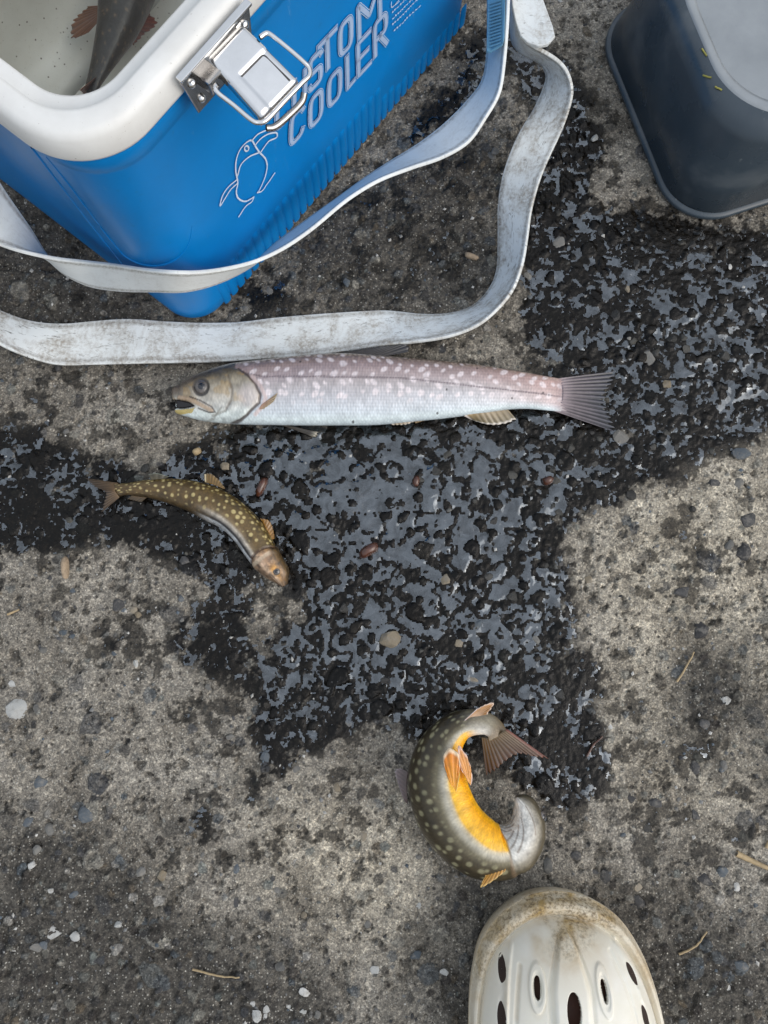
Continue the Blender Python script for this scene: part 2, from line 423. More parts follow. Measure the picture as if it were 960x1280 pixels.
def soft_poly(polys, sig, warp=14):
    wx = PX + (fbm(GX, GY, 40, 4, 3) - 0.5) * 2 * warp * 2; wy = PY + (fbm(GX, GY, 40, 4, 9) - 0.5) * 2 * warp * 2
    m = np.zeros(GX.shape)
    for p in polys: m = np.maximum(m, in_poly(wx, wy, p).astype(float))
    return blur(m, sig)
wet_polys = [
    [(285,540),(330,510),(700,485),(770,545),(742,640),(705,690),(722,760),(752,850),(745,975),(650,985),(600,930),(450,905),(350,960),(300,880),(325,790),(385,745),(300,650),(275,580)],
    [(655,270),(730,250),(830,265),(960,285),(1050,280),(1050,520),(960,545),(900,555),(835,590),(770,650),(735,600),(760,500),(690,460),(640,400)],
    [(-60,525),(60,525),(110,572),(180,575),(250,545),(310,560),(310,690),(235,690),(130,675),(70,700),(20,705),(-60,725)],
    [(575,70),(640,20),(700,60),(735,110),(745,300),(690,320),(650,260),(680,130),(640,60),(600,160),(560,190),(520,170)],
    [(280,360),(330,340),(385,345),(380,380),(330,400),(270,395)],
    [(60,470),(90,470),(85,510),(50,512)],
    [(-40,735),(15,745),(20,775),(-40,790)],
    [(500,170),(545,150),(540,190),(500,215)],
    [(840,625),(880,640),(860,690),(815,680)],
    [(325,920),(390,920),(350,1000),(380,1075),(340,1065),(305,985)], [(215,1010),(275,1000),(262,1065),(222,1072)], [(205,765),(315,770),(300,850),(235,845)], [(105,778),(170,780),(168,815),(110,812)], [(255,690),(330,690),(310,760),(250,740)], [(640,955),(770,930),(775,1000),(690,1010)],
]
patchy = soft_poly([[(150,700),(330,690),(330,930),(250,950),(180,880),(130,780)], [(690,840),(850,830),(860,1060),(740,1090),(690,1000)], [(740,600),(900,590),(970,640),(970,760),(820,740)],
    [(0,460),(220,460),(230,560),(120,560),(0,520)], [(300,950),(480,930),(470,1040),(330,1090),(250,1000)], [(760,900),(970,880),(970,1150),(800,1130)], [(660,60),(760,60),(800,300),(660,330)], [(400,250),(620,120),(620,400),(420,400)]], 16)
wet0 = np.maximum(soft_poly(wet_polys, 15, 18), 0.37 * patchy)
nz = fbm(GX, GY, 70, 6, 21, 0.66)
nz = 0.5 + (nz - 0.5) * 1.9
wetf = wet0 + (nz - 0.5) * 1.0
wet = sstep(0.44, 0.52, wetf) * (0.80 + 0.20 * sstep(0.36, 0.6, wet0))
# splash drops around the wet patch
near = blur(np.clip(wet0, 0, 1), 70)
drops = np.zeros(GX.shape)
def stamp(A, cx, cy, r, fn, mode='max'):
    i0, i1 = np.searchsorted(gx, [cx - r, cx + r]); j0, j1 = np.searchsorted(gy, [cy - r, cy + r])
    if i1 - i0 < 2 or j1 - j0 < 2: return None
    sx = (GX[i0:i1, j0:j1] - cx) / r; sy = (GY[i0:i1, j0:j1] - cy) / r
    return (slice(i0, i1), slice(j0, j1)), sx, sy
for k in range(1100):
    cx, cy = rng.uniform(-0.35, 0.35), rng.uniform(-0.30, 0.52)
    ii, jj = np.searchsorted(gx, cx) - 1, np.searchsorted(gy, cy) - 1
    if rng.random() > near[ii, jj] * 1.3 + 0.06: continue
    r = 0.0012 + 0.0065 * rng.random() ** 3.2
    s = stamp(drops, cx, cy, r * 1.5, None)
    if s is None: continue
    sl, sx, sy = s
    a0, a1 = rng.uniform(0, 6.28, 2); el = rng.uniform(0.7, 1.3)
    th = np.arctan2(sy * el, sx); d = np.hypot(sx, sy * el) * 1.5 / (1 + 0.25 * np.sin(2 * th + a0) + 0.16 * np.sin(5 * th + a1))
    drops[sl] = np.maximum(drops[sl], sstep(1.05, 0.85, d) * rng.uniform(0.5, 0.9))
wet = np.maximum(wet, drops * 0.9)
pool_polys = [[(325,530),(480,532),(700,528),(730,620),(700,700),(715,780),(690,850),(620,890),(540,880),(430,860),(350,860),(340,800),(400,760),(365,690),(325,640)],
              [(680,300),(930,310),(950,470),(850,560),(770,590),(750,520),(780,450),(660,400)],
              [(250,560),(320,560),(320,640),(250,590)], [(325,350),(375,350),(365,385),(335,395)], [(600,70),(640,50),(690,100),(660,160),(600,180)]]
pool = np.maximum(soft_poly(pool_polys[:1] + pool_polys[2:], 14, 10), 0.55 * soft_poly(pool_polys[1:2], 14, 10))
deep = soft_poly([[(320,530),(520,530),(600,560),(600,620),(520,700),(480,720),(420,700),(370,640),(320,600)]], 18, 8)

asph_polys = [[(-60,1030),(60,1030),(150,1060),(200,1150),(330,1190),(420,1230),(450,1340),(-60,1340)],
              [(0,180),(120,300),(200,420),(-60,470),(-60,180)], [(260,390),(420,250),(560,110),(650,200),(620,400),(500,400)],
              [(540,1050),(640,1080),(600,1340),(540,1340)], [(830,840),(960,820),(1000,960),(880,960)], [(700,1150),(800,1120),(960,1200),(1000,1340),(820,1340)]]
asph = np.clip(soft_poly(asph_polys, 26, 22) * 1.25 + (fbm(GX, GY, 30, 4, 55) - 0.5) * 0.9, 0, 1)
asph = np.maximum(asph, sstep(0.3, 0.8, wet0) * 0.85)

pale = np.clip(soft_poly([[(735,650),(820,600),(1000,540),(1000,850),(900,870),(760,850)], [(760,880),(960,900),(960,1010),(790,1000)], [(330,1000),(560,990),(540,1160),(360,1160)]], 24, 22), 0, 1)
# relief: undulation, embedded stones of three sizes, grain
h = (fbm(GX, GY, 12, 3, 5) - 0.5) * 0.004 + (fbm(GX, GY, 60, 3, 8) - 0.5) * 0.0016
tint = np.zeros(GX.shape + (3,)); tmask = np.zeros(GX.shape)
pal = np.array([(0.05,0.05,0.052),(0.07,0.075,0.085),(0.10,0.12,0.14),(0.16,0.17,0.17),(0.24,0.235,0.21),(0.30,0.29,0.26),(0.14,0.115,0.085),(0.045,0.04,0.038),(0.17,0.19,0.185),(0.42,0.41,0.39)])
pw = np.array([6,6,4,3,3,2,2,6,2,0.7]); pw = pw / pw.sum()
def scatter(n, r0, r1, p, hk, exp_dry, exp_open):
    for k in range(n):
        cx, cy = rng.uniform(gx[0], gx[-1]), rng.uniform(gy[0], gy[-1])
        r = r0 + (r1 - r0) * rng.random() ** p
        s = stamp(h, cx, cy, r * 1.25, None)
        if s is None: continue
        sl, sx, sy = s
        sx = sx * 1.25; sy = sy * 1.25
        a = rng.uniform(0, 6.28, 7); wd = rng.uniform(0.72, 1.0, 7)
        d = np.zeros(sx.shape)
        for q in range(7): d = np.maximum(d, (np.cos(a[q]) * sx + np.sin(a[q]) * sy) / wd[q])
        d = 0.55 * d + 0.45 * np.hypot(sx, sy)
        b = np.clip(1.02 - d, 0, 1)
        t = np.minimum(b * 3.2, 1); t = t * t * (3 - 2 * t)
        op = asph[sl].mean(); e = exp_dry + (exp_open - exp_dry) * op
        if rng.random() > e: continue
        hh = r * hk * rng.uniform(0.5, 1.1) * (0.35 + 0.65 * op)
        gxs, gys = rng.normal(0, 0.18, 2)
        top = hh * (t * (0.82 + 0.18 * b) + (gxs * sx + gys * sy) * t)
        h[sl] = np.maximum(h[sl], h[sl] * 0.4 + top)
        c = pal[rng.choice(10, p=pw)] * rng.uniform(0.8, 1.15)
        m = (t > 0.5)
        tint[sl][m] = c; tmask[sl][m] = rng.uniform(0.45, 1.0)
scatter(14000, 0.0006, 0.0019, 1.6, 0.55, 0.35, 0.9)
scatter(6500, 0.0018, 0.0046, 1.5, 0.62, 0.22, 0.95)
scatter(520, 0.0045, 0.0095, 2.0, 0.36, 0.4, 0.9)
h += (fbm(GX, GY, 380, 3, 77, 0.65) - 0.5) * (0.0010 + 0.0006 * asph)
# shallow pits in the dry crust
pit = sstep(0.62, 0.74, fbm(GX, GY, 130, 4, 91, 0.6)) * (1 - wet0)
h -= pit * 0.0022
asph = np.maximum(asph, pit * 0.8)
edge = np.minimum(np.minimum(sstep(gx[0], gx[0] + 0.03, GX), sstep(gx[-1], gx[-1] - 0.03, GX)), np.minimum(sstep(gy[0], gy[0] + 0.03, GY), sstep(gy[-1], gy[-1] - 0.03, GY)))
h = (h - 0.0012) * edge
asph = asph * edge + 0.35 * (1 - edge); pale = pale * edge

def pad(A, v=None):
    A = np.concatenate([np.repeat(A[:1], 14, 0), A, np.repeat(A[-1:], 14, 0)], 0)
    return np.concatenate([np.repeat(A[:, :1], 14, 1), A, np.repeat(A[:, -1:], 14, 1)], 1)
ext = 0.02 * 2.1 ** np.arange(14) / 2.1 * 1.0
ext = np.cumsum(ext); 
X1 = np.r_[gx[0] - ext[::-1], gx, gx[-1] + ext]; Y1 = np.r_[gy[0] - ext[::-1], gy, gy[-1] + ext]
XX, YY = np.meshgrid(X1, Y1, indexing='ij')
V = np.stack([XX, YY, pad(h)], -1)
ground = np_mesh('ground', V, grid_faces(len(X1), len(Y1)), [M['ground']],
                 cols={'wet': pad(wet * edge).ravel(), 'asph': pad(asph).ravel(), 'pale': pad(pale).ravel(), 'tmask': pad(tmask * edge).ravel(), 'tint': pad(tint).reshape(-1, 3)})
tag(ground, kind='structure')
def ground_z(x, y):
    i = int(np.clip(np.searchsorted(gx, x), 0, len(gx) - 1)); j = int(np.clip(np.searchsorted(gy, y), 0, len(gy) - 1))
    return float(h[i, j])

# water film lying in the hollows of the wet patch
hs = blur(h, 9.0)
sd_ = float(np.std((h - hs)[wet0 > 0.8]))
wX = GX + (fbm(GX, GY, 120, 2, 61) - 0.5) * 0.010; wY = GY + (fbm(GX, GY, 120, 2, 67) - 0.5) * 0.010
sq = np.abs(fbm(wX, wY, 80, 2, 71) - 0.5)
lvl = -0.55 + 1.0 * pool + 0.65 * deep + (fbm(GX, GY, 110, 3, 33) - 0.5) * 2.6 - 2.6 * sstep(0.085, 0.025, sq) * (1 - 0.25 * deep)
S0 = 0.5 * hs + 0.5 * blur(h, 3.2) + lvl * sd_ + 0.9 * sd_ * (fbm(wX, wY, 170, 2, 73) - 0.5)
S = blur(np.maximum(S0, h - 0.00025), 1.1)
S = S + (fbm(wX, wY, 200, 2, 35) - 0.5) * 0.0005
keep = (S0 > h - 0.0004) & (wet0 + (nz - 0.5) * 0.5 > 0.5)
st_ = 1
kq = keep[:-1, :-1] & keep[1:, :-1] & keep[:-1, 1:] & keep[1:, 1:]
F = grid_faces(len(gx), len(gy)).reshape(len(gx) - 1, len(gy) - 1, 4)[kq]
used = np.unique(F); remap = np.zeros(GX.size, np.int32); remap[used] = np.arange(len(used))
PV = np.stack([GX, GY, S], -1).reshape(-1, 3)[used]
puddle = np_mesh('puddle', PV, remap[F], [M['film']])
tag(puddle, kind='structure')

# embedded stones that can be picked apart, parts of the ground
def stone_mesh(name, seed, mat, flat=0.6):
    r = random.Random(seed); bm = bmesh.new()
    bmesh.ops.create_icosphere(bm, subdivisions=2, radius=1.0)
    dirs = [Vector((r.gauss(0,1), r.gauss(0,1), r.gauss(0,1))).normalized() for _ in range(16)]
    cut = [r.uniform(0.5, 0.82) for _ in dirs]
    ax, ay = r.uniform(0.8, 1.2), r.uniform(0.7, 1.0)
    for v in bm.verts:
        for d, c in zip(dirs, cut):
            k = v.co.dot(d)
            if k > c: v.co -= d * (k - c) * 0.97
        v.co.x *= ax; v.co.y *= ay; v.co.z *= flat
    bmesh.ops.dissolve_limit(bm, angle_limit=math.radians(9), verts=bm.verts, edges=bm.edges)
    me = bpy.data.meshes.new(name); bm.to_mesh(me); bm.free(); me.materials.append(mat)
    for p in me.polygons: p.use_smooth = False
    return me
SM = {
 'dark': mat_stone('stone_dark', (0.03,0.03,0.032,1), (0.075,0.075,0.078,1), 0.5),
 'wet': mat_stone('stone_wet', (0.014,0.014,0.014,1), (0.06,0.058,0.05,1), 0.14),
 'blue': mat_stone('stone_blue_grey', (0.07,0.09,0.11,1), (0.13,0.15,0.17,1), 0.6),
 'grey': mat_stone('stone_grey', (0.12,0.12,0.115,1), (0.22,0.215,0.20,1), 0.7),
 'tan': mat_stone('stone_tan', (0.22,0.18,0.12,1), (0.30,0.26,0.20,1), 0.7),
 'pale': mat_stone('stone_pale', (0.42,0.43,0.42,1), (0.62,0.62,0.60,1), 0.6)}
SMESH = {k: [stone_mesh('stone', hash_ * 10 + i, m) for i in range(7)] for hash_, (k, m) in enumerate(SM.items())}
def put_stone(px, py, rpx, kind, name='stone', lift=-0.08, parent=ground, flat=1.0):
    p = P(px, py, 0.0); r = rpx * 0.00058
    o = bpy.data.objects.new(name, random.choice(SMESH[kind])); col.objects.link(o)
    o.location = (p.x, p.y, ground_z(p.x, p.y) + r * lift)
    o.rotation_euler = (random.uniform(-0.3, 0.3), random.uniform(-0.3, 0.3), random.uniform(0, 6.28))
    o.scale = (r, r, r * 0.8 * flat)
    if parent is not None: o.parent = parent
    return o
spots = [  # traced from the photograph: x, y, radius, kind
 (20,886,16,'pale'),(50,978,12,'blue'),(46,1185,10,'grey'),(108,1018,13,'blue'),(90,1120,7,'blue'),(175,1090,10,'grey'),(202,1095,10,'tan'),
 (66,1166,13,'pale'),(60,1037,10,'grey'),(33,1028,11,'blue'),(295,1130,9,'dark'),(170,830,7,'pale'),(147,755,12,'dark'),(166,763,6,'tan'),
 (925,605,10,'grey'),(893,603,10,'dark'),(760,700,12,'wet'),(878,787,15,'dark'),(854,740,12,'dark'),(930,690,14,'dark'),(935,650,13,'dark'),
 (790,620,9,'wet'),(735,600,8,'wet'),(690,585,11,'wet'),(555,725,11,'tan'),(520,700,6,'wet'),(575,805,9,'tan'),(437,905,8,'grey'),
 (340,905,10,'wet'),(420,985,9,'tan'),(820,1005,10,'dark'),(870,1020,8,'dark'),(882,1100,11,'dark'),(905,1092,11,'blue'),(720,1070,9,'dark'),
 (757,1098,14,'dark'),(685,1082,12,'grey'),(682,1025,6,'blue'),(925,1208,13,'blue'),(812,450,13,'grey'),(820,440,9,'wet'),(697,305,13,'grey'),
 (768,395,13,'wet'),(905,445,11,'wet'),(785,360,8,'tan'),(795,330,9,'wet'),(690,352,7,'wet'),(865,305,10,'wet'),(615,195,9,'grey'),(487,165,8,'grey'),
 (660,345,9,'grey'),(525,600,9,'wet'),(545,590,12,'wet'),(560,570,12,'wet'),(595,520,9,'wet'),(650,560,8,'wet'),(620,650,8,'wet'),(480,655,8,'wet'),
 (410,580,8,'wet'),(610,720,7,'wet'),(640,745,10,'wet'),(505,770,7,'wet'),(590,850,9,'tan'),(545,860,9,'wet'),(480,850,8,'wet'),(455,820,8,'wet'),
 (670,800,8,'grey'),(700,640,10,'wet'),(430,760,10,'wet'),(700,870,10,'wet'),(260,650,10,'wet'),(230,700,9,'dark'),(182,585,9,'wet'),(283,583,8,'tan'),
 (775,545,15,'grey'),(835,480,11,'tan'),(650,480,6,'grey'),(715,560,9,'wet'),(800,1110,8,'tan'),(800,1130,12,'dark'),(870,960,10,'dark'),(880,905,10,'dark'),
 (910,875,8,'pale'),(905,960,8,'blue'),(790,1000,8,'dark'),(845,560,8,'wet'),(460,1155,7,'grey'),(470,1215,8,'pale'),(520,1195,8,'blue'),(555,1215,6,'pale'),
 (500,1025,6,'tan'),(295,1085,7,'blue'),(350,1210,8,'grey'),(380,1240,7,'pale'),(316,1257,6,'pale'),(333,1262,6,'pale'),(331,1272,5,'pale'),(362,1262,6,'pale'),(379,1266,6,'pale'),(396,1271,5,'grey')]
for s_ in spots: put_stone(*s_)
# objects cover these regions: no scattered stones there
cover = [[(0,0),(600,0),(300,350),(240,400),(200,390),(0,230)], [(745,0),(960,0),(960,260),(850,280),(745,60)], [(215,440),(770,440),(770,540),(215,535)],
         [(100,590),(260,590),(370,700),(350,745),(250,670),(110,630)], [(490,875),(690,880),(690,1110),(560,1110),(500,1030)], [(585,1110),(840,1110),(840,1280),(585,1280)]]
def covered(x, y):
    return any(bool(in_poly(np.array([x]), np.array([y]), c)[0]) for c in cover)
cnt = 0
while cnt < 195:
    x, y = random.uniform(5, 955), random.uniform(5, 1275)
    if covered(x, y): continue
    p = P(x, y); i = int(np.clip(np.searchsorted(gx, p.x), 0, len(gx)-1)); j = int(np.clip(np.searchsorted(gy, p.y), 0, len(gy)-1))
    w = wet[i, j]
    kind = 'wet' if w > 0.5 and random.random() < 0.8 else random.choices(['dark','blue','grey','tan','pale'], [5, 3, 4, 1.5, 1.2])[0]
    put_stone(x, y, 3.5 + 5.5 * random.random() ** 2, kind, lift=random.uniform(-0.2, 0.1)); cnt += 1
# loose grit, too small to pick apart
gv, gf = [], []
base_ico = SMESH['grey'][0]
tet = np.array([(1,1,1),(1,-1,-1),(-1,1,-1),(-1,-1,1),(0.2,0.1,-1.3),(0.1,-0.2,1.3)], float)
octa = np.array([(1,0,0),(-1,0,0),(0,1,0),(0,-1,0),(0,0,1),(0,0,-1)], float)
of = np.array([(0,2,4),(2,1,4),(1,3,4),(3,0,4),(2,0,5),(1,2,5),(3,1,5),(0,3,5)])
gn = 5200; gcol = []
for k in range(gn):
    x, y = rng.uniform(-0.36, 0.36), rng.uniform(-0.31, 0.53)
    i = min(int((x - gx[0]) / CELL), len(gx) - 1); j = min(int((y - gy[0]) / CELL), len(gy) - 1)
    if wet0[i, j] > 0.5 and rng.random() < 0.6: continue
    if asph[i, j] < 0.4 and rng.random() < 0.55: continue
    r = 0.0005 + 0.0016 * rng.random() ** 3
    a = rng.uniform(0, 6.28); c, s = math.cos(a), math.sin(a)
    v = octa * rng.uniform(0.6, 1.2, (6, 1)) * r * np.array([1, 0.8, 0.6])
    v = np.stack([c*v[:,0]-s*v[:,1]+x, s*v[:,0]+c*v[:,1]+y, v[:,2]+h[i, j] + r*0.25], -1)
    gf.append(of + 6 * len(gv)); gv.append(v)
    q = rng.random(); cc = (0.5,0.49,0.46) if q < 0.22 else (0.05,0.05,0.052) if q < 0.62 else (0.2,0.2,0.195) if q < 0.85 else (0.10,0.125,0.15)
    gcol.append(np.tile(np.array(cc) * rng.uniform(0.7, 1.15), (6, 1)))
s = NT('grit'); gritm = s.set(color=s.attr('col'), rough=0.7)
grit = np_mesh('grit', np.concatenate(gv), np.concatenate(gf), [gritm], ground, smooth=False, cols={'col': np.concatenate(gcol)})
tag(grit, kind='stuff')

# ------------------------------------------------------------------ cooler
CR = None
ca, cb = P(406, 238), P(600, 9)
cu = (cb - ca); cu.z = 0; cu.normalize()
cv = Vector((-cu.y, cu.x, 0))                      # towards the left side
cl0 = P(205, 385)
# corner = foot of cl0's left plane on the front plane
C0 = ca + cu * ((cl0 - ca).dot(cu))
C0.z = 0
CL, CW = 0.34, 0.23                                # length along the front, depth
def CP(s, t, z): return C0 + cu * s + cv * t + Vector((0, 0, z))
def rrect(s0, s1, t0, t1, r, n=10):
    pts = []
    for (cx, cy, a0) in ((s1 - r, t0 + r, -90), (s1 - r, t1 - r, 0), (s0 + r, t1 - r, 90), (s0 + r, t0 + r, 180)):
        for k in range(n + 1):
            a = math.radians(a0 + 90 * k / n); pts.append((cx + r * math.cos(a), cy + r * math.sin(a)))
    out = []
    m = len(pts)
    for i in range(m):                              # subdivide straight runs
        a, b = np.array(pts[i]), np.array(pts[(i + 1) % m]); d = np.linalg.norm(b - a)
        q = max(1, int(d / 0.012)) if d > 0.02 else 1
        for k in range(q): out.append(a + (b - a) * k / q)
    return np.array(out)
def loft_rr(name, levels, mat, parent=None, s=(0, CL), t=(0, CW), frame=CP, cap0=False, cap1=False, smooth=True, n=10):
    """levels: (outward offset, z, corner radius)"""
    N = len(rrect(s[0], s[1], t[0], t[1], 0.03, n)); rings = []
    ref = rrect(s[0], s[1], t[0], t[1], 0.03, n)
    for off, z, r in levels:
        # keep point count equal: build from reference topology
        a = rr_fixed(s[0] - off, s[1] + off, t[0] - off, t[1] + off, max(r, 0.002), n)
        rings.append([tuple(frame(p[0], p[1], z)) for p in a])
    V = np.array(rings); k = V.shape[1]
    F = grid_faces(len(rings), k, False, True)
    o = np_mesh(name, V, F, [mat], parent, smooth)
    if cap0 or cap1:
        bm = bmesh.new(); bm.from_mesh(o.data); bm.verts.ensure_lookup_table()
        if cap0: bm.faces.new([bm.verts[i] for i in range(k)][::-1])
        if cap1: bm.faces.new([bm.verts[(len(rings) - 1) * k + i] for i in range(k)])
        bm.to_mesh(o.data); bm.free()
    return o
def rr_fixed(s0, s1, t0, t1, r, n=10, m=16):
    pts = []
    cs = ((s1 - r, t0 + r, -90), (s1 - r, t1 - r, 0), (s0 + r, t1 - r, 90), (s0 + r, t0 + r, 180))
    for q, (cx, cy, a0) in enumerate(cs):
        arc = [(cx + r * math.cos(math.radians(a0 + 90 * k / n)), cy + r * math.sin(math.radians(a0 + 90 * k / n))) for k in range(n + 1)]
        pts += arc
        nx, ny, na = cs[(q + 1) % 4]
        b = (nx + r * math.cos(math.radians(na)), ny + r * math.sin(math.radians(na)))
        a = arc[-1]
        pts += [(a[0] + (b[0] - a[0]) * k / m, a[1] + (b[1] - a[1]) * k / m) for k in range(1, m)]
    return pts
RZ = 0.236                                          # rim top
cooler = empty('cooler', CP(CL / 2, CW / 2, 0))
parts = []
body = loft_rr('body', [(-0.012, 0.0008, 0.018), (-0.004, 0.0025, 0.024), (-0.0005, 0.008, 0.027), (0.0, 0.02, 0.028), (0.0003, 0.1, 0.031), (0.001, 0.196, 0.034),
                        (0.0012, 0.199, 0.034), (0.0035, 0.2025, 0.036), (0.004, 0.22, 0.037), (-0.004, 0.2215, 0.033)], M['cooler'], cap0=True, n=14)
parts.append(body)
rim = loft_rr('rim', [(0.004, 0.2195, 0.037), (0.0082, 0.2195, 0.041), (0.0090, 0.2215, 0.042), (0.0076, 0.2325, 0.041), (0.0060, 0.2356, 0.040), (0.0035, 0.2366, 0.037),
                      (-0.003, 0.2368, 0.034), (-0.005, 0.2362, 0.033), (-0.0058, 0.2338, 0.032), (-0.0066, 0.2325, 0.031), (-0.0122, 0.2325, 0.028), (-0.0138, 0.2315, 0.027), (-0.0145, 0.228, 0.026)], M['rim'], n=16)
parts.append(rim)
liner = loft_rr('liner', [(-0.0143, 0.2295, 0.026), (-0.0165, 0.18, 0.026), (-0.020, 0.09, 0.024), (-0.0225, 0.068, 0.024), (-0.027, 0.056, 0.021), (-0.034, 0.049, 0.016), (-0.044, 0.046, 0.010), (-0.06, 0.045, 0.006)], M['liner'], cap1=True, n=12)
parts.append(liner)
# a long recessed side: raised corner ridge
FN = Vector((-cv.x, -cv.y, 0))                      # outward normal of the front face
def front_pt(px, py, off=0.0015): return hit(px, py, C0 + FN * off, FN)
from mathutils.bvhtree import BVHTree
bme = body.data
bvh = BVHTree.FromPolygons([v.co.copy() for v in bme.vertices], [tuple(p.vertices) for p in bme.polygons])
def body_pt(px, py, lift=0.0):
    d = ray(px, py).normalized(); loc, nor, i, dist = bvh.ray_cast(Vector((0, 0, CAM_H)), d)
    if loc is None: return front_pt(px, py)
    if nor.dot(d) > 0: nor = -nor
    return loc + nor * lift
bead = [(58,196),(80,222),(103,252),(137,297),(160,322),(182,331),(203,331),(224,321),(236,303),(240,282)]
bp = catmull(bead, 60)
parts.append(tube('panel_bead', [body_pt(x, y, 0.0001) for x, y in bp], np.r_[np.linspace(0.0002, 0.0009, 15), np.full(30, 0.0009), np.linspace(0.0009, 0.0001, 15)], M['cooler'], n=8))
bp = catmull([(40,184),(75,230),(118,286),(148,324),(158,337)], 50)
parts.append(tube('corner_ridge', [body_pt(x, y, -0.0002) for x, y in bp], 0.0011, M['cooler'], n=8))
# ribs along the foot of the front face, each its own piece
rib_cache = {}
def rib_mesh(hz):
    key = round(hz, 4)
    if key in rib_cache: return rib_cache[key]
    n = 9; th = np.linspace(0, np.pi, n); zz = [0.0035, 0.007, hz * 0.5, hz - 0.006, hz - 0.002, hz]; sc = [0.75, 1, 1, 1, 0.75, 0.12]
    V = np.array([[(0.0036 * math.cos(t) * (0.7 + 0.3 * k), 0.0015 * math.sin(t) * k, z) for t in th] for z, k in zip(zz, sc)])
    o = np_mesh('rib', V, grid_faces(len(zz), n), [M['cooler']], link=False); rib_cache[key] = o.data
    bpy.data.objects.remove(o); return rib_cache[key]
ang_f = math.atan2(cu.y, cu.x) + math.pi
for k in range(36):
    s_ = 0.034 + k * 0.0083
    hz = 0.046 if s_ < 0.222 else (0.030 if s_ < 0.236 else 0.024)
    o = bpy.data.objects.new('rib', rib_mesh(hz)); col.objects.link(o)
    o.location = C0 + cu * s_ - FN * 0.0004; o.rotation_euler = (0, 0, ang_f)
    parts.append(o)
# lettering: strokes laid on the front face
def stroke_mesh(name, strokes, widths, mats, off0=0.0022, joinlift=0.00012):
    """each stroke (list of 3-D points on the front plane) as flat ribbons of several widths"""
    V, F, MI = [], [], []; 
    for li, (w, mi) in enumerate(zip(widths, range(len(mats)))):
        for st in strokes:
            p = np.array([tuple(q) for q in st]); loop = np.linalg.norm(p[0] - p[-1]) < 1e-5
            if loop: p = p[:-1]; T = np.roll(p, -1, 0) - np.roll(p, 1, 0)
            else:
                T = np.gradient(p, axis=0)
                e = T / np.linalg.norm(T, axis=1)[:, None]
                p = p.copy(); p[0] -= e[0] * w * 0.5; p[-1] += e[-1] * w * 0.5
            T = T / np.linalg.norm(T, axis=1)[:, None]
            N = np.cross(T, np.array(FN)); n = len(p); b = len(V)
            lift = np.array(FN) * joinlift * li
            for i in range(n): V += [tuple(p[i] + N[i] * w / 2 + lift), tuple(p[i] - N[i] * w / 2 + lift)]
            for i in range(n if loop else n - 1):
                j = (i + 1) % n; F.append((b + 2*i, b + 2*j, b + 2*j + 1, b + 2*i + 1)); MI.append(mi)
    o = np_mesh(name, np.array(V), np.array(F), mats, None, False)
    o.data.polygons.foreach_set('material_index', np.array(MI, dtype=np.int32)); return o
def rnd_path(pts, r=0.12, closed=False):
    """round the corners of a unit-square polyline"""
    p = [np.array(q, float) for q in pts]; n = len(p); out = []
    for i in range(n):
        if not closed and i in (0, n - 1): out.append(p[i]); continue
        a, b, c = p[i - 1], p[i], p[(i + 1) % n]
        ra = min(r, np.linalg.norm(a - b) * 0.45); rc = min(r, np.linalg.norm(c - b) * 0.45)
        s = b + (a - b) / np.linalg.norm(a - b) * ra; e = b + (c - b) / np.linalg.norm(c - b) * rc
        for k in range(6):
            t = k / 5; out.append(s * (1-t)**2 + 2 * b * t * (1-t) + e * t * t)
    if closed: out.append(out[0])
    # densify
    q = [out[0]]
    for a, b in zip(out[:-1], out[1:]):
        d = np.linalg.norm(b - a); m = max(1, int(d / 0.12))
        for k in range(1, m + 1): q.append(a + (b - a) * k / m)
    return q
GL = {
 'C': [([(1, 0.86), (0.85, 1), (0.05, 1), (0, 0), (0.85, 0), (0.98, 0.14)], 0.35, False)],
 'O': [([(0, 0), (0, 1), (1, 1), (1, 0)], 0.35, True)],
 'U': [([(0, 1), (0, 0), (1, 0), (1, 1)], 0.35, False)],
 'S': [([(1, 0.9), (0.9, 1), (0, 1), (0, 0.52), (1, 0.48), (1, 0), (0.1, 0), (0, 0.1)], 0.26, False)],
 'T': [([(0, 1), (1, 1)], 0.1, False), ([(0.5, 1), (0.5, 0)], 0.1, False)],
 'M': [([(0, 0), (0, 1), (0.5, 0.35), (1, 1), (1, 0)], 0.06, False)],
 'L': [([(0, 1), (0, 0), (1, 0)], 0.06, False)],
 'E': [([(1, 1), (0, 1), (0, 0), (1, 0)], 0.06, False), ([(0, 0.5), (0.8, 0.5)], 0.1, False)],
 'R': [([(0, 0), (0, 1), (1, 1), (1, 0.45), (0, 0.45)], 0.28, False), ([(0.45, 0.45), (1, 0)], 0.1, False)]}
def zt(x, y): return 330 + x / 4.8, y / 4.8
cells = [('C',(160,875),(72,-78),(2,-165)),('O',(277,770),(68,-74),(2,-165)),('O',(390,645),(68,-76),(0,-165)),('L',(503,530),(36,-44),(-5,-185)),('E',(568,455),(68,-74),(-5,-190)),('R',(668,335),(68,-76),(-5,-185)),
         ('C',(75,780),(72,-74),(2,-170)),('U',(180,665),(66,-72),(2,-170)),('S',(275,548),(66,-72),(2,-178)),('T',(335,458),(98,-105),(-5,-178)),('O',(458,338),(66,-72),(0,-175)),('M',(572,225),(125,-135),(-5,-190))]
lstrokes = []
for ch, o_, a_, u_ in cells:
    for pts, r, cl in GL[ch]:
        path = rnd_path(pts, r, cl)
        lstrokes.append([front_pt(*zt(o_[0] + p[0]*a_[0] + p[1]*u_[0], o_[1] + p[0]*a_[1] + p[1]*u_[1]), 0.0014) for p in path])
parts.append(stroke_mesh('lettering', lstrokes, [0.0047, 0.0040, 0.0029], [M['print'], M['printgap'], M['printfill']]))
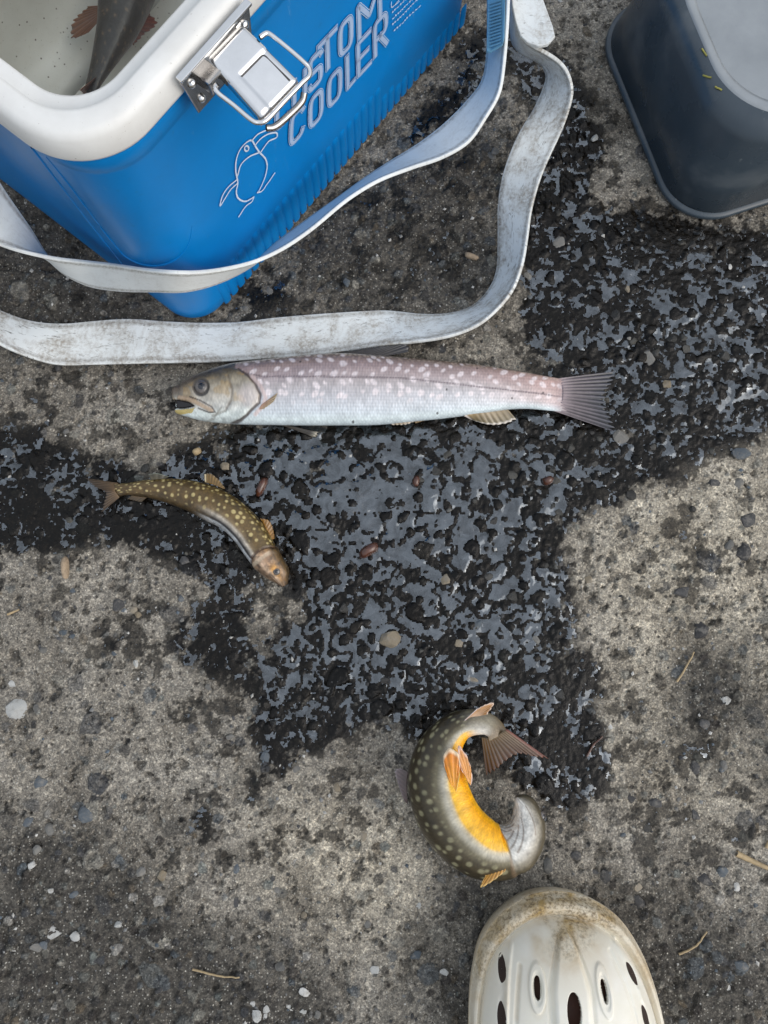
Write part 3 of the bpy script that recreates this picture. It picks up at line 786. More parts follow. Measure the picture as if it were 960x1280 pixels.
def zz2(x, y): return 200 + x / 3.0, y / 3.0
peng = [[(350,740),(318,756),(292,742),(286,720),(292,690),(284,640),(288,592),(310,548),(345,526),(356,545),(372,570),(396,596),(402,618),(398,650),(384,690),(368,722)],
        [(372,572),(335,588),(304,618),(291,660)],
        [(345,527),(368,503),(400,488)], [(356,546),(376,522),(420,499),(438,499),(440,510),(408,530),(388,556),(376,574)],
        [(286,676),(256,702),(234,736),(226,772),(244,744),(268,708),(288,690)],
        [(352,740),(345,756),(328,768),(296,812)], [(366,722),(376,720),(402,690),(430,650)]]
ps = [[front_pt(*zz2(*q), 0.0014) for q in catmull(pp, 40)] for pp in peng]
ps.append([front_pt(*zz2(325 + 8*math.cos(a), 557 + 10*math.sin(a)), 0.0014) for a in np.linspace(0, 2*np.pi, 17)])
parts.append(stroke_mesh('penguin_emblem', ps, [0.0011], [M['print']]))
sm = [[(765,12),(765,45),(810,0)], [(765,45),(790,28),(812,8)]]
for (x0, y0, n) in ((768,78,12),(768,118,11),(768,152,11),(778,188,10)):
    x, y = x0, y0
    for k in range(n):
        l = random.uniform(6, 14); x += 2; y -= 2.1
        a = [(x, y), (x + l*0.3, y - l*0.3 - 10*random.random()), (x + l*0.6, y - l*0.62 + 3), (x + l, y - l - 5*random.random())]
        sm.append(a); x += l + random.uniform(2, 7); y -= l + 4
ps = [[front_pt(*zt(*q), 0.0014) for q in catmull(pp, 8)] for pp in sm]
parts.append(stroke_mesh('small_print', ps, [0.00055], [M['print']]))
# ---- latch: plate on the rim, hinged lever and wire bail
latch = empty('latch', CP(0.1, -0.012, RZ)); lp = []
LO = 0.0135                                          # plate plane in front of the body
def lpt(s, t, z): return CP(s, t, z)
def plane_st(px, py, z):
    p = P(px, py, z) - C0; return p.dot(cu), p.dot(cv)
sa, _ = plane_st(213, 96, 0.232); sb, _ = plane_st(300, -2, 0.232)
s0, s1 = sa, sb; sm_ = (s0 + s1) / 2
def box_pts(name, s0, s1, t0, t1, z0, z1, mat, bev=0.0008, taper=0.0):
    bm = bmesh.new(); v = []
    for z, k in ((z0, taper), (z1, 0.0)):
        for s, t in ((s0 + k, t0), (s1 - k, t0), (s1 - k, t1), (s0 + k, t1)): v.append(bm.verts.new(CP(s, t, z)))
    for f in ((0,1,2,3),(4,5,6,7),(0,1,5,4),(1,2,6,5),(2,3,7,6),(3,0,4,7)): bm.faces.new([v[i] for i in f])
    bmesh.ops.recalc_face_normals(bm, faces=bm.faces)
    if bev: bmesh.ops.bevel(bm, geom=list(bm.edges), offset=bev, segments=2, profile=0.6, affect='EDGES')
    return bm_obj(name, bm, mat)
lp.append(box_pts('back_plate', s0, s1, -0.0125, -0.0108, 0.206, 0.2345, M['steel'], 0.0006, 0.004))
lp.append(box_pts('plate_lip', s0, s1, -0.0145, -0.0105, 0.2335, 0.2352, M['chrome'], 0.0006))
for ds, dz in ((0.006, 0.226), (0.0085, 0.213)):
    for sd in (s0 + ds, s1 - ds):
        c = CP(sd, -0.0125, dz); bm = bmesh.new()
        bmesh.ops.create_uvsphere(bm, u_segments=14, v_segments=8, radius=0.0023)
        for v in bm.verts: v.co = v.co * 1.0 + c
        lp.append(bm_obj('rivet', bm, M['chrome'], smooth=True))
# lever: traced corners on a slightly falling plane
def lev(px, py, d):                                  # d: 0 hinge .. 1 tip
    return P(px, py, 0.2285 - 0.010 * d)
A_, B_, C_, D_ = lev(257, 72, 0), lev(300, 29, 0), lev(374, 101, 1), lev(327, 149, 1)
def bil(u, v): return (A_ * (1-u) + B_ * u) * (1-v) + (D_ * (1-u) + C_ * u) * v
nl = (B_ - A_).cross(D_ - A_).normalized(); nl = nl if nl.z > 0 else -nl
nu_, nv_ = 25, 41; LV = np.zeros((nu_, nv_, 3))
for i in range(nu_):
    for j in range(nv_):
        u, v = i / (nu_-1), j / (nv_-1)
        f = 0.0
        if v > 0.42 and 0.22 < u: f -= 0.0009 * float(sstep(0.42, 0.46, v)) * float(sstep(0.2, 0.24, u))
        e = min(u, 1-u)
        f -= 0.003 * max(0, 1 - e / 0.05) ** 2 + 0.004 * max(0, 1 - v / 0.06) ** 2 + 0.003 * max(0, (v - 0.95) / 0.05) ** 2
        LV[i, j] = tuple(bil(u, v) + nl * (f + 0.0008 * math.sin(v * 3)))
lever = np_mesh('lever', LV, grid_faces(nu_, nv_), [M['chrome']]); md = lever.modifiers.new('solid', 'SOLIDIFY'); md.thickness = 0.0011; md.offset = -1
lp.append(lever)
lp.append(tube('groove', [bil(0.18, 0.47 - 0.0) + nl * 0.0012] + [bil(u, 0.47) + nl * 0.0010 for u in np.linspace(0.25, 0.78, 8)] + [bil(0.82 + 0.05*math.sin(a), 0.52 - 0.05*math.cos(a)) + nl*0.0008 for a in np.linspace(0, 1.5, 5)] + [bil(0.87, v) + nl*0.0006 for v in np.linspace(0.55, 0.92, 5)], 0.0005, M['dark'], n=6))
def zl(x, y, d): return P(200 + x / 4.8, y / 4.8, 0.2285 - 0.010 * d)
bail = [zl(600,225,0.2)+nl*0, zl(640,200,0.22), zl(680,220,0.3), zl(780,300,0.6), zl(860,370,0.85), zl(895,410,1.0), zl(895,455,1.05), zl(850,505,1.1), zl(740,620,1.1), zl(640,725,1.1), zl(590,742,1.1), zl(545,725,1.0), zl(440,630,0.6), zl(350,560,0.3), zl(330,525,0.2), zl(345,505,0.1)]
bail = [b + nl * (0.0012 if 6 < i < 12 else 0.0) for i, b in enumerate(bail)]
lp.append(tube('wire_bail', cubic(np.arange(len(bail)), np.array([tuple(b) for b in bail]), np.linspace(0, len(bail)-1, 90)), 0.0012, M['chrome'], n=10))
bail2 = [zl(870,540,1.3), zl(850,600,1.5), zl(760,690,1.5), zl(690,745,1.5), zl(640,752,1.4)]
lp.append(tube('catch_bar', cubic(np.arange(5), np.array([tuple(b - nl*0.003) for b in bail2]), np.linspace(0, 4, 30)), 0.0018, M['steel'], n=8))
for q in ((0.02, 0.03), (0.9, 0.03)):
    lp.append(tube('hinge_knuckle', [bil(q[0] - 0.03, -0.03) - nl*0.0012, bil(q[0] + 0.1, -0.03) - nl*0.0012], 0.0024, M['chrome'], n=12))
lp.append(tube('hinge_pin', [bil(-0.05, -0.06) - nl*0.002, bil(1.05, -0.06) - nl*0.002], 0.0012, M['steel'], n=8))
lp.append(box_pts('hinge_block', s0 + 0.010, s1 - 0.010, -0.0205, -0.0115, 0.219, 0.2275, M['steel'], 0.001))
bpy.context.view_layer.update()
adopt(lp, latch)
parts.append(latch)

# ---- shoulder strap, a stiff vinyl ribbon traced edge by edge
SW = 0.0305
def ribbon(name, st, n, mat, dirt=1.0, thick=0.0026, W=SW, rows=13, flip=False):
    """st rows: highx, highy, lowx, lowy, zmid ; 'high' edge lies nearer the sky"""
    a = np.array(st, float)
    mid = (a[:, :2] + a[:, 2:4]) / 2
    d = np.r_[0, np.cumsum(np.linalg.norm(np.diff(mid, axis=0), axis=1))]
    q = cubic(d, a, np.linspace(0, d[-1], n))
    for i in range(n):
        zb = 0.0
        for f in (0.0, 0.5, 1.0):
            d_ = ray(q[i, 0] * (1-f) + q[i, 2] * f, q[i, 1] * (1-f) + q[i, 3] * f).normalized()
            loc = bvh.ray_cast(Vector((0, 0, CAM_H)), d_)[0]
            if loc is not None: zb = max(zb, loc.z)
        if zb > 0: q[i, 4] = max(q[i, 4], zb + 0.020)
    q[:, 4] = np.convolve(np.pad(q[:, 4], 12, mode='edge'), np.ones(25)/25, 'valid')
    ra = np.zeros((n, 3)); rb = np.zeros((n, 3)); dzs = np.zeros(n)
    for i, (hx, hy, lx, ly, z) in enumerate(q):
        lo, hi = 0.0, W / 2
        for _ in range(22):
            m = (lo + hi) / 2
            L = (P(hx, hy, z + m) - P(lx, ly, z - m)).length
            if L < W: lo = m
            else: hi = m
        dzs[i] = lo
    k = np.ones(9) / 9
    dzs = np.convolve(np.pad(dzs, 4, mode='edge'), k, 'valid')
    for i, (hx, hy, lx, ly, z) in enumerate(q):
        zl_ = max(z - dzs[i], 0.0022); ra[i] = P(hx, hy, zl_ + 2 * dzs[i]); rb[i] = P(lx, ly, zl_)
    for R_ in (ra, rb):
        for c in range(3): R_[:, c] = np.convolve(np.pad(R_[:, c], 2, mode='edge'), np.ones(5)/5, 'valid')
    t = np.linspace(0, 1, rows)
    V = ra[:, None] * (1 - t)[None, :, None] + rb[:, None] * t[None, :, None]
    mid3 = (ra + rb) / 2
    s = np.r_[0, np.cumsum(np.linalg.norm(np.diff(mid3, axis=0), axis=1))]
    uv = np.stack([np.repeat(s, rows), np.tile(t * W, n), np.zeros(n * rows)], -1)
    stc = np.tile(np.maximum(sstep(0.035, 0.0, np.abs(t - 0.09)), sstep(0.035, 0.0, np.abs(t - 0.91))), n)
    o = np_mesh(name, V, grid_faces(n, rows), [mat], uv=uv, cols={'dirt': np.full(n * rows, dirt), 'stitch': stc})
    md = o.modifiers.new('solid', 'SOLIDIFY'); md.thickness = thick; md.offset = 0
    bv = o.modifiers.new('bevel', 'BEVEL'); bv.width = 0.0006; bv.segments = 2; bv.limit_method = 'ANGLE'; bv.angle_limit = math.radians(50)
    return o
inner = [ (637,-70,612,-70,0.075), (636,0,610,0,0.07), (634,40,610,45,0.066), (631,75,609,72,0.062), (624,118,602,104,0.058), (607,148,583,128,0.055), (586,178,556,155,0.052), (556,196,527,178,0.05), (515,210,484,205,0.05),
          (471,227,450,228,0.05), (441,245,427,245,0.05), (384,291,378,280,0.05), (352,312,347,303,0.05), (318,327,317,330,0.049), (285,335,283,349,0.048), (240,340,238,363,0.047), (187,337,190,364,0.046),
          (140,330,145,363,0.046), (100,326,108,356,0.047), (70,323,78,340,0.05), (48,319,58,320,0.055), (24,314,40,290,0.062), (0,307,20,260,0.07), (-28,296,0,229,0.08), (-60,270,-22,195,0.09), (-90,225,-45,150,0.10), (-115,160,-65,95,0.11)]
strap = ribbon('strap', inner, 260, M['strap'], 0.25)
parts.append(strap)
outer = [(652,-40,640,-40,0.052),(648,20,638,25,0.052), (655,48,642,57,0.050), (672,60,656,69,0.048), (690,70,674,77,0.046), (708,86,684,94,0.043), (716,110,679,112,0.039), (712,135,668,136,0.034), (699,171,648,168,0.026), (686,198,636,196,0.021), (675,225,628,222,0.017),
         (665,260,623,255,0.014), (659,300,623,300,0.012), (652,335,620,345,0.011), (640,365,606,370,0.010), (622,387,590,384,0.009), (598,407,566,392,0.008), (562,421,538,394,0.007), (520,428,512,392,0.006),
         (484,432,487,389,0.006), (427,440,427,391,0.005), (385,445,385,394,0.005), (340,448,340,398,0.005), (300,451,300,403,0.005), (262,453,260,404,0.005), (200,454,205,402,0.006), (150,455,158,399,0.007), (108,456,115,402,0.008), (70,456,80,405,0.009),
         (37,447,45,403,0.012), (0,431,10,393,0.016), (-30,410,-20,378,0.022), (-70,370,-55,345,0.032), (-110,310,-90,290,0.05), (-140,240,-110,235,0.075)]
strap2 = ribbon('strap', outer, 300, M['strap'], 1.0)
parts.append(strap2)
# stitched strap end lying over the ribbon, and the ribbed tab at the other pass
def slab(name, poly, z, mat, thick, nrm_tilt=None, dirt=1.0):
    pts = [P(x, y, zz) for (x, y), zz in zip(poly, z)]
    bm = bmesh.new(); vs = [bm.verts.new(p) for p in pts]; f = bm.faces.new(vs)
    bmesh.ops.recalc_face_normals(bm, faces=[f])
    if f.normal.z < 0: f.normal_flip()
    r = bmesh.ops.extrude_face_region(bm, geom=[f])
    for v in [g for g in r['geom'] if isinstance(g, bmesh.types.BMVert)]: v.co.z += thick
    bmesh.ops.recalc_face_normals(bm, faces=bm.faces)
    bmesh.ops.bevel(bm, geom=[e for e in bm.edges], offset=thick * 0.25, segments=2, profile=0.6, affect='EDGES')
    o = bm_obj(name, bm, mat)
    n = len(o.data.vertices)
    a = o.data.attributes.new('dirt', 'FLOAT', 'POINT'); a.data.foreach_set('value', np.full(n, dirt, np.float32))
    a = o.data.attributes.new('suv', 'FLOAT_VECTOR', 'POINT'); co = np.zeros(n * 3, np.float32); o.data.vertices.foreach_get('co', co); a.data.foreach_set('vector', co)
    return o
endp = [(634,-60),(640,10),(644,30),(650,48),(658,56),(672,61),(684,59),(693,49),(690,36),(677,0),(660,-60)]
strap_end = slab('strap_end', endp, [0.070 + (y + 60) * -0.00004 for x, y in endp], M['strap'], 0.0028, dirt=0.8)
parts.append(strap_end)
tabp = [(609,-60),(609,0),(608,66),(613,67),(628,58),(630,50),(631,0),(632,-60)]
tab = slab('strap_tab', tabp, [0.078 if x > 620 else 0.070 for x, y in tabp], M['tab'], 0.0022)
tk = []
for k in range(14):
    y = 2 + k * 4.1
    tk.append(tube('tab_rib', [P(612, y + 3, 0.0735), P(627, y - 2, 0.0795)], 0.0006, M['tab'], n=6))
bpy.context.view_layer.update()
for t_ in tk: t_.parent = tab
parts.append(tab)
bpy.context.view_layer.update()
adopt(parts, cooler)
tag(cooler, 'open blue cooler with white rim, chrome latch and dirty white shoulder strap', 'cooler')
# water in the cooler
wl = 0.135
a = rr_fixed(0.0205, CL - 0.0205, 0.0205, CW - 0.0205, 0.025, 10)
bm = bmesh.new(); bm.faces.new([bm.verts.new(CP(p[0], p[1], wl)) for p in a])
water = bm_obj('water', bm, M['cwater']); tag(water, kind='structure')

# ------------------------------------------------------------------ upturned tub
b_ang = math.radians(18.4); be1 = Vector((math.cos(b_ang), math.sin(b_ang), 0)); be2 = Vector((-be1.y, be1.x, 0))
bl, bb = P(808, 190), P(925, 263)
BC = Vector((bl.x, bl.y, 0)); k = (Vector((bb.x, bb.y, 0)) - BC).dot(be2); BC = BC + be2 * k
def BP(s, t, z): return BC + be1 * s + be2 * t + Vector((0, 0, z))
BL_, BW_ = 0.27, 0.185
tub = empty('storage_tub', BP(BL_/2, BW_/2, 0))
tp = []
tp.append(loft_rr('wall', [(-0.004, 0.0045, 0.036), (0.0, 0.007, 0.040), (-0.0022, 0.035, 0.045), (-0.0060, 0.074, 0.052), (-0.0085, 0.082, 0.054), (-0.0125, 0.0862, 0.056), (-0.0165, 0.0868, 0.056)], M['tub'], None, (0, BL_), (0, BW_), BP, n=16))
tp.append(loft_rr('lip', [(-0.003, 0.0012, 0.037), (0.0022, 0.0012, 0.041), (0.0032, 0.0024, 0.042), (0.0032, 0.005, 0.042), (0.0022, 0.0062, 0.041), (-0.0005, 0.0066, 0.038)], M['tub'], None, (0, BL_), (0, BW_), BP, n=16))
tp.append(loft_rr('base_panel', [(-0.0155, 0.0855, 0.056), (-0.0168, 0.0875, 0.056), (-0.0185, 0.0878, 0.055), (-0.0215, 0.0868, 0.053), (-0.0235, 0.0864, 0.052)], M['tubtop'], None, (0, BL_), (0, BW_), BP, cap1=True, n=16))
bpy.context.view_layer.update(); adopt(tp, tub)
tag(tub, 'dark slate plastic tub turned upside down with pale frosted base', 'tub')

# ------------------------------------------------------------------ fish
def cramp(x, stops):
    xs = [s[0] for s in stops]; cs = np.array([lin(s[1]) for s in stops])
    return np.stack([np.interp(x, xs, cs[:, i]) for i in range(3)], -1)
def lerp(a, b, f): return a + (b - a) * np.asarray(f)[..., None]
def cells_d(x, y, sp, seed, jit=0.35):
    """distance to the nearest of a jittered lattice of spots, and that spot's random value"""
    r = np.random.default_rng(seed); JX = r.uniform(-jit, jit, (128, 128)); JY = r.uniform(-jit, jit, (128, 128)); RV = r.random((128, 128))
    u, v = x / sp, y / sp * 1.15
    best = np.full(x.shape, 9.0); val = np.zeros(x.shape)
    iv0 = np.floor(v).astype(int)
    for dv in (-1, 0, 1):
        iv = iv0 + dv; uo = u + 0.5 * (iv & 1); iu0 = np.floor(uo).astype(int)
        for du in (-1, 0, 1):
            iu = iu0 + du
            a, b = iu & 127, iv & 127
            d = np.hypot(uo - (iu + 0.5 + JX[a, b]), (v - (iv + 0.5 + JY[a, b])) / 1.15)
            m = d < best; best = np.where(m, d, best); val = np.where(m, RV[a, b], val)
    return best * sp, val
def fish_loft(name, sp3, dv, wv, roll, nr, na, mat, mouth=0.0, tailflat=True):
    """sp3: stations of centre (3-D) ; dv: dorsal/ventral half depth ; wv: half width ; roll: dorsal direction angle (0 = in plane towards +normal, 90 = up)"""
    sp3 = np.asarray(sp3, float)
    d = np.r_[0, np.cumsum(np.linalg.norm(np.diff(sp3, axis=0), axis=1))]
    q = np.linspace(0, 1, nr); q = d[-1] * (0.35 * q * q + 0.65 * q)       # denser at the head
    C = cubic(d, sp3, q); Hd = np.maximum(cubic(d, dv, q), 1e-4); Wd = np.maximum(cubic(d, wv, q), 1e-4); R_ = cubic(d, roll, q)
    T = np.gradient(C, q, axis=0); T /= np.linalg.norm(T, axis=1)[:, None]
    N = np.cross(np.tile([0, 0, 1.0], (nr, 1)), T); N /= np.linalg.norm(N, axis=1)[:, None]
    U = np.cross(T, N)
    cr, sr = np.cos(np.radians(R_))[:, None], np.sin(np.radians(R_))[:, None]
    D = N * cr + U * sr; Wx = np.cross(D, T)
    th = np.linspace(0, 2*np.pi, na, endpoint=False)
    cth = np.sign(np.cos(th)) * np.abs(np.cos(th)) ** 0.94; sth = np.sign(np.sin(th)) * np.abs(np.sin(th)) ** 0.94
    V = C[:, None] + (Hd[:, None] * cth[None])[..., None] * D[:, None] + (Wd[:, None] * sth[None])[..., None] * Wx[:, None]
    return dict(V=V, C=C, D=D, W=Wx, T=T, s=q, H=Hd, Wd=Wd, th=th, L=d[-1], U=U, N=N)
def close_ends(g, cols, mouth=0.0, mcol=(20, 12, 12)):
    """cap nose (optionally an open mouth cavity) and tail"""
    V = g['V']; nr, na = V.shape[:2]; rings = [V]; cs = [cols]
    c0, t0 = g['C'][0], g['T'][0]
    def ring(k, off): return (c0 + (V[0] - c0) * k + t0 * off)[None]
    dark = np.tile(lin(mcol), (1, na, 1))
    if mouth > 0: pre = [(0.02, mouth), (0.55, mouth * 0.95), (0.78, mouth * 0.35), (0.93, 0.0003)]
    else: pre = [(0.02, -0.0012), (0.45, -0.0010), (0.8, -0.0005)]
    P_ = [ring(k, o) for k, o in pre]
    Cc = [dark if mouth > 0 and i < 3 else cols[:1] for i in range(len(pre))]
    cN = g['C'][-1]; e = (cN + (V[-1] - cN) * 0.02)[None]
    Vn = np.concatenate(P_ + [V, e], 0); Cn = np.concatenate(Cc + [cols, cols[-1:]], 0)
    s = np.concatenate([np.zeros(len(pre)), g['s'], g['s'][-1:]])
    arc = np.concatenate([np.repeat(g['H'][:1], len(pre)), g['H'], g['H'][-1:]])
    uv = np.stack([np.repeat(s, na), (np.minimum(g['th'], 2*np.pi - g['th'])[None] * 0.012 * np.ones((len(s), 1))).ravel(), np.tile((g['th'] > np.pi) * 0.3, len(s))], -1)
    return Vn, Cn, uv
def build_fish_mesh(name, g, cols, mat, mouth=0.0):
    V, Cn, uv = close_ends(g, cols, mouth)
    return np_mesh(name, V, grid_faces(V.shape[0], V.shape[1], False, True), [mat], cols={'col': Cn.reshape(-1, 3)}, uv=uv)
def fin(name, base, tip, cb, ct, nu=46, nv=16, rays=14, edge=None, thick=0.0005, rip=0.00035, rag=0.06, dark=0.4, seed=1, lead=None, arch=0.0):
    """base, tip: lists of 3-D points; a thin rayed membrane between them"""
    b = np.array([tuple(p) for p in base]); t = np.array([tuple(p) for p in tip])
    def rs(p, n):
        d = np.r_[0, np.cumsum(np.linalg.norm(np.diff(p, axis=0), axis=1))]; return cubic(d, p, np.linspace(0, d[-1], n))
    b = rs(b, nu); t = rs(t, nu); r = np.random.default_rng(seed)
    u = np.linspace(0, 1, nu); v = np.linspace(0, 1, nv)
    ragged = 1 - rag * np.abs(np.sin(u * rays * np.pi)) * r.uniform(0.3, 1.0, nu)
    vv = v[None] * ragged[:, None]
    V = b[:, None] * (1 - vv)[..., None] + t[:, None] * vv[..., None]
    nrm = np.cross(t[nu//2] - b[nu//2], b[-1] - b[0]); nrm /= (np.linalg.norm(nrm) + 1e-9); nrm = nrm if nrm[2] > 0 else -nrm
    ry = np.cos(u * rays * 2 * np.pi)[:, None] * (0.3 + 0.7 * v)[None]
    V = V + nrm * (ry * rip + arch * np.sin(np.pi * v)[None])[..., None]
    cbm, ctm = lin(cb), lin(ct)
    Cc = cbm[None, None] * (1 - v[None, :, None]) + ctm[None, None] * v[None, :, None] + np.zeros((nu, 1, 1))
    k = 1 - dark * (0.5 - 0.5 * ry) * r.uniform(0.4, 1.3, (nu, 1)) * sstep(0.0, 0.35, v)[None]
    Cc = Cc * k[..., None]
    if edge is not None: Cc = lerp(Cc, lin(edge), np.tile(sstep(0.86, 0.96, v), (nu, 1)))
    if lead is not None: Cc = lerp(Cc, lin(lead), np.tile(sstep(0.10, 0.04, u)[:, None], (1, nv)))
    uv = np.stack([V[..., 0], V[..., 1], V[..., 2]], -1).reshape(-1, 3)
    o = np_mesh(name, V, grid_faces(nu, nv), [M['fin']], cols={'col': np.clip(Cc, 0, 1).reshape(-1, 3)}, uv=uv)
    md = o.modifiers.new('solid', 'SOLIDIFY'); md.thickness = thick; md.offset = 0
    return o
def disc_eye(name, c, nrm, r, parent=None, k=0.45):
    """bulging eye: flattened ball with a pupil as sub-part"""
    n = Vector(nrm).normalized(); q = Vector((0, 0, 1)).rotation_difference(n)
    def cap(nm, rad, bul, off, mat):
        bm = bmesh.new(); bmesh.ops.create_uvsphere(bm, u_segments=20, v_segments=12, radius=rad)
        for v in bm.verts: v.co.z *= bul; v.co = q @ v.co + Vector(c) + n * off
        return bm_obj(nm, bm, mat, smooth=True)
    e = cap(name, r, k, 0, M['eye']); p = cap('pupil', r * 0.55, k * 0.9, r * k * 0.62, M['pupil']); p.parent = e
    return e

# ---- the large pale fish on its side
prof = [(217,489,508,3.2),(220,483,512.5,4.6),(226,478.5,518,6.2),(236,473,522,8),(247,468,525,9.8),(262,463,527.5,11.5),(280,457.5,529,12.8),(300,453.5,530,13.6),(330,450,530.5,14.4),(370,445.5,531,15),(420,442,531,15.2),
        (470,444.5,530.5,14.5),(520,448.5,526,13),(560,452,522,11.2),(600,456.5,516.5,9.2),(640,463,511.5,7),(660,466.5,511,5.8),(680,470,512.5,4.0),(700,473,514.5,1.7),(712,474,515,0.4)]
pa = np.array(prof)
zc_ = np.interp(pa[:, 0], [217, 300, 420, 560, 660, 712], [0.0125, 0.0138, 0.0150, 0.0118, 0.0080, 0.0068])
ctr = np.array([tuple(P(x, (a + b) / 2, z)) for (x, a, b, w), z in zip(prof, zc_)])
dep = np.array([(P(x, a, z) - P(x, b, z)).length / 2 for (x, a, b, w), z in zip(prof, zc_)])
g = fish_loft('big', ctr, dep, pa[:, 3] * 0.001, np.zeros(len(prof)), 520, 168, None)
nr, na = g['V'].shape[:2]
Xs = np.interp(g['s'], np.r_[0, np.cumsum(np.linalg.norm(np.diff(ctr, axis=0), axis=1))], pa[:, 0])     # photo x of each ring
X = np.repeat(Xs[:, None], na, 1); TH = np.repeat(g['th'][None], nr, 0)
top = np.interp(Xs, pa[:, 0], pa[:, 1]); bot = np.interp(Xs, pa[:, 0], pa[:, 2])
sgn = 1.0 if g['W'][100][2] > 0 else -1.0
up = np.clip(np.sin(TH) * sgn, -1, 1)              # 1 = flank facing the sky
dsgn = 1.0 if g['D'][100][1] > 0 else -1.0
yf = (1 - np.cos(TH) * dsgn) / 2                    # 0 back .. 1 belly
Yp = top[:, None] + (bot - top)[:, None] * yf
def dsn(x, y):                                      # photo feature on the raised flank -> design coordinates
    return 480 + (x - 480) * 0.979, 768 + (y - 768) * 0.979
def near_path(px, py, path):
    best = np.full(px.shape, 1e9)
    path = [dsn(*q) for q in path]
    for (x0, y0), (x1, y1) in zip(path[:-1], path[1:]):
        dx, dy = x1 - x0, y1 - y0; t = np.clip(((px-x0)*dx + (py-y0)*dy) / (dx*dx+dy*dy), 0, 1)
        best = np.minimum(best, np.hypot(px - x0 - t*dx, py - y0 - t*dy))
    return best
cbg = cramp(yf, [(0,(88,76,58)),(0.045,(112,94,80)),(0.10,(142,122,114)),(0.2,(168,146,142)),(0.36,(186,169,168)),(0.5,(196,188,188)),(0.68,(208,208,212)),(0.86,(214,222,228)),(0.95,(226,238,240)),(1,(215,228,232))])
pk = sstep(560, 705, X) * 0.55 * sstep(1.0, 0.75, yf)
cbg = lerp(cbg, lin((222,182,172)), pk)
nzb = fbm(X, Yp, 0.09, 4, 5)
cbg = cbg * (0.72 + 0.34 * nzb)[..., None]
dsp, rv = cells_d(X + 3*np.sin(Yp*0.2), Yp, 14.5, 12, 0.36)
spot = sstep(4.2, 2.0, dsp + (rv - 0.5) * 2.4) * sstep(0.80, 0.64, yf) * sstep(0.02, 0.07, yf)
cbg = lerp(cbg, lin((244,232,232)), spot * 0.7)
hat = np.sin((X * 0.9 + Yp * 0.75) * 1.05) * np.sin((X * 0.9 - Yp * 0.75) * 1.05)
cbg = cbg * (1 + 0.13 * hat * sstep(0.05, 0.2, yf) * sstep(0.98, 0.85, yf))[..., None]
dsp2, rv2 = cells_d(X, Yp, 6.0, 14, 0.4)
cbg = lerp(cbg, lin((196,176,160)), sstep(2.4, 1.0, dsp2) * sstep(0.16, 0.06, yf) * 0.55)
ll = near_path(X, Yp, [(310,468),(330,472.5),(380,473),(500,474),(580,480.5),(650,486),(714,491)])
dash = 0.55 + 0.45 * (np.sin(X * 1.9) > -0.3)
cbg = lerp(cbg, lin((96,82,88)), sstep(1.5, 0.5, ll) * 0.75 * dash * (up > 0))
ck, rk = cells_d(X, Yp, 46, 99, 0.48)
cbg = lerp(cbg, lin((40,34,34)), sstep(1.7, 1.0, ck) * (rk > 0.62) * 0.85)
cbg = lerp(cbg, lin((160,140,140)), sstep(688, 708, X) * 0.9)
# head
gill = [(299,461),(310,470),(320,481),(326,493),(324,503),(314,511),(307,517),(298,522),(282,526)]
gd = [dsn(*q) for q in gill]
gy_, gx_ = np.array([q[1] for q in gd]), np.array([q[0] for q in gd])
oo = np.argsort(gy_); xg = np.interp(Yp, gy_[oo], gx_[oo], left=gx_[oo][0] - 4, right=gx_[oo][-1])
hd = sstep(1.0, -1.0, X - xg)
ch = cramp(yf, [(0,(58,51,40)),(0.12,(74,64,50)),(0.22,(104,94,76)),(0.36,(162,152,132)),(0.6,(186,180,168)),(0.76,(198,198,192)),(0.88,(206,214,210)),(1,(196,206,205))])
snout = sstep(262, 225, X)
ch = lerp(ch, lin((92,78,66)), snout * sstep(0.62, 0.35, yf) * 0.8)
nh = fbm(X, Yp, 0.16, 4, 31); ch = ch * (0.55 + 0.85 * nh)[..., None]
ch = lerp(ch, lin((168,138,86)), sstep(0.52, 0.68, fbm(X, Yp, 0.10, 3, 41)) * sstep(0.2, 0.3, yf) * sstep(0.8, 0.65, yf) * 0.45)
ch = lerp(ch, lin((222,210,206)), sstep(17, 6, np.hypot((X - dsn(312, 494)[0]) / 1.1, Yp - dsn(312, 494)[1])) * 0.6)
cols = lerp(cbg, ch, hd)
pre = near_path(X, Yp, [(286,470),(291,486),(289,500),(280,512),(262,517)])
cols = lerp(cols, lin((96,82,66)), sstep(2.2, 0.6, pre) * 0.5 * hd)
pre2 = near_path(X, Yp, [(275,508),(262,520),(250,523),(232,519)]); cols = lerp(cols, lin((120,116,104)), sstep(1.6, 0.5, pre2) * 0.5)
ge = near_path(X, Yp, gill); cols = lerp(cols, lin((58,42,36)), sstep(2.4, 0.8, ge) * 0.85 * (up > 0))
cle = near_path(X, Yp, [(316,472),(327,484),(333,497),(328,507),(318,516)]); cols = lerp(cols, lin((214,190,184)), sstep(3.2, 1.2, cle) * 0.7)
mx_ = [(222,494),(236,497),(248,503),(262,511)]
mxd = near_path(X, Yp, mx_); cols = lerp(cols, lin((176,150,122)), sstep(3.2, 1.8, mxd) * 0.8)
mxl = near_path(X, Yp, [(236,494),(250,499),(263,507),(266,513),(258,513),(246,508)]); cols = lerp(cols, lin((58,46,40)), sstep(1.3, 0.5, mxl) * 0.8)
tri = in_poly(X, Yp, [dsn(*q) for q in [(205,494),(222,496),(232,499),(241,505),(232,507),(205,507)]]) & (up > -0.2)
cols[tri] = lin((22,15,16))
chin = in_poly(X, Yp, [dsn(*q) for q in [(205,508),(232,508),(242,507),(236,513),(205,513)]]); cols[chin] = lin((206,186,120)) * 0.8
ey = dsn(251.5, 482.5); er = np.hypot(X - ey[0], Yp - ey[1])
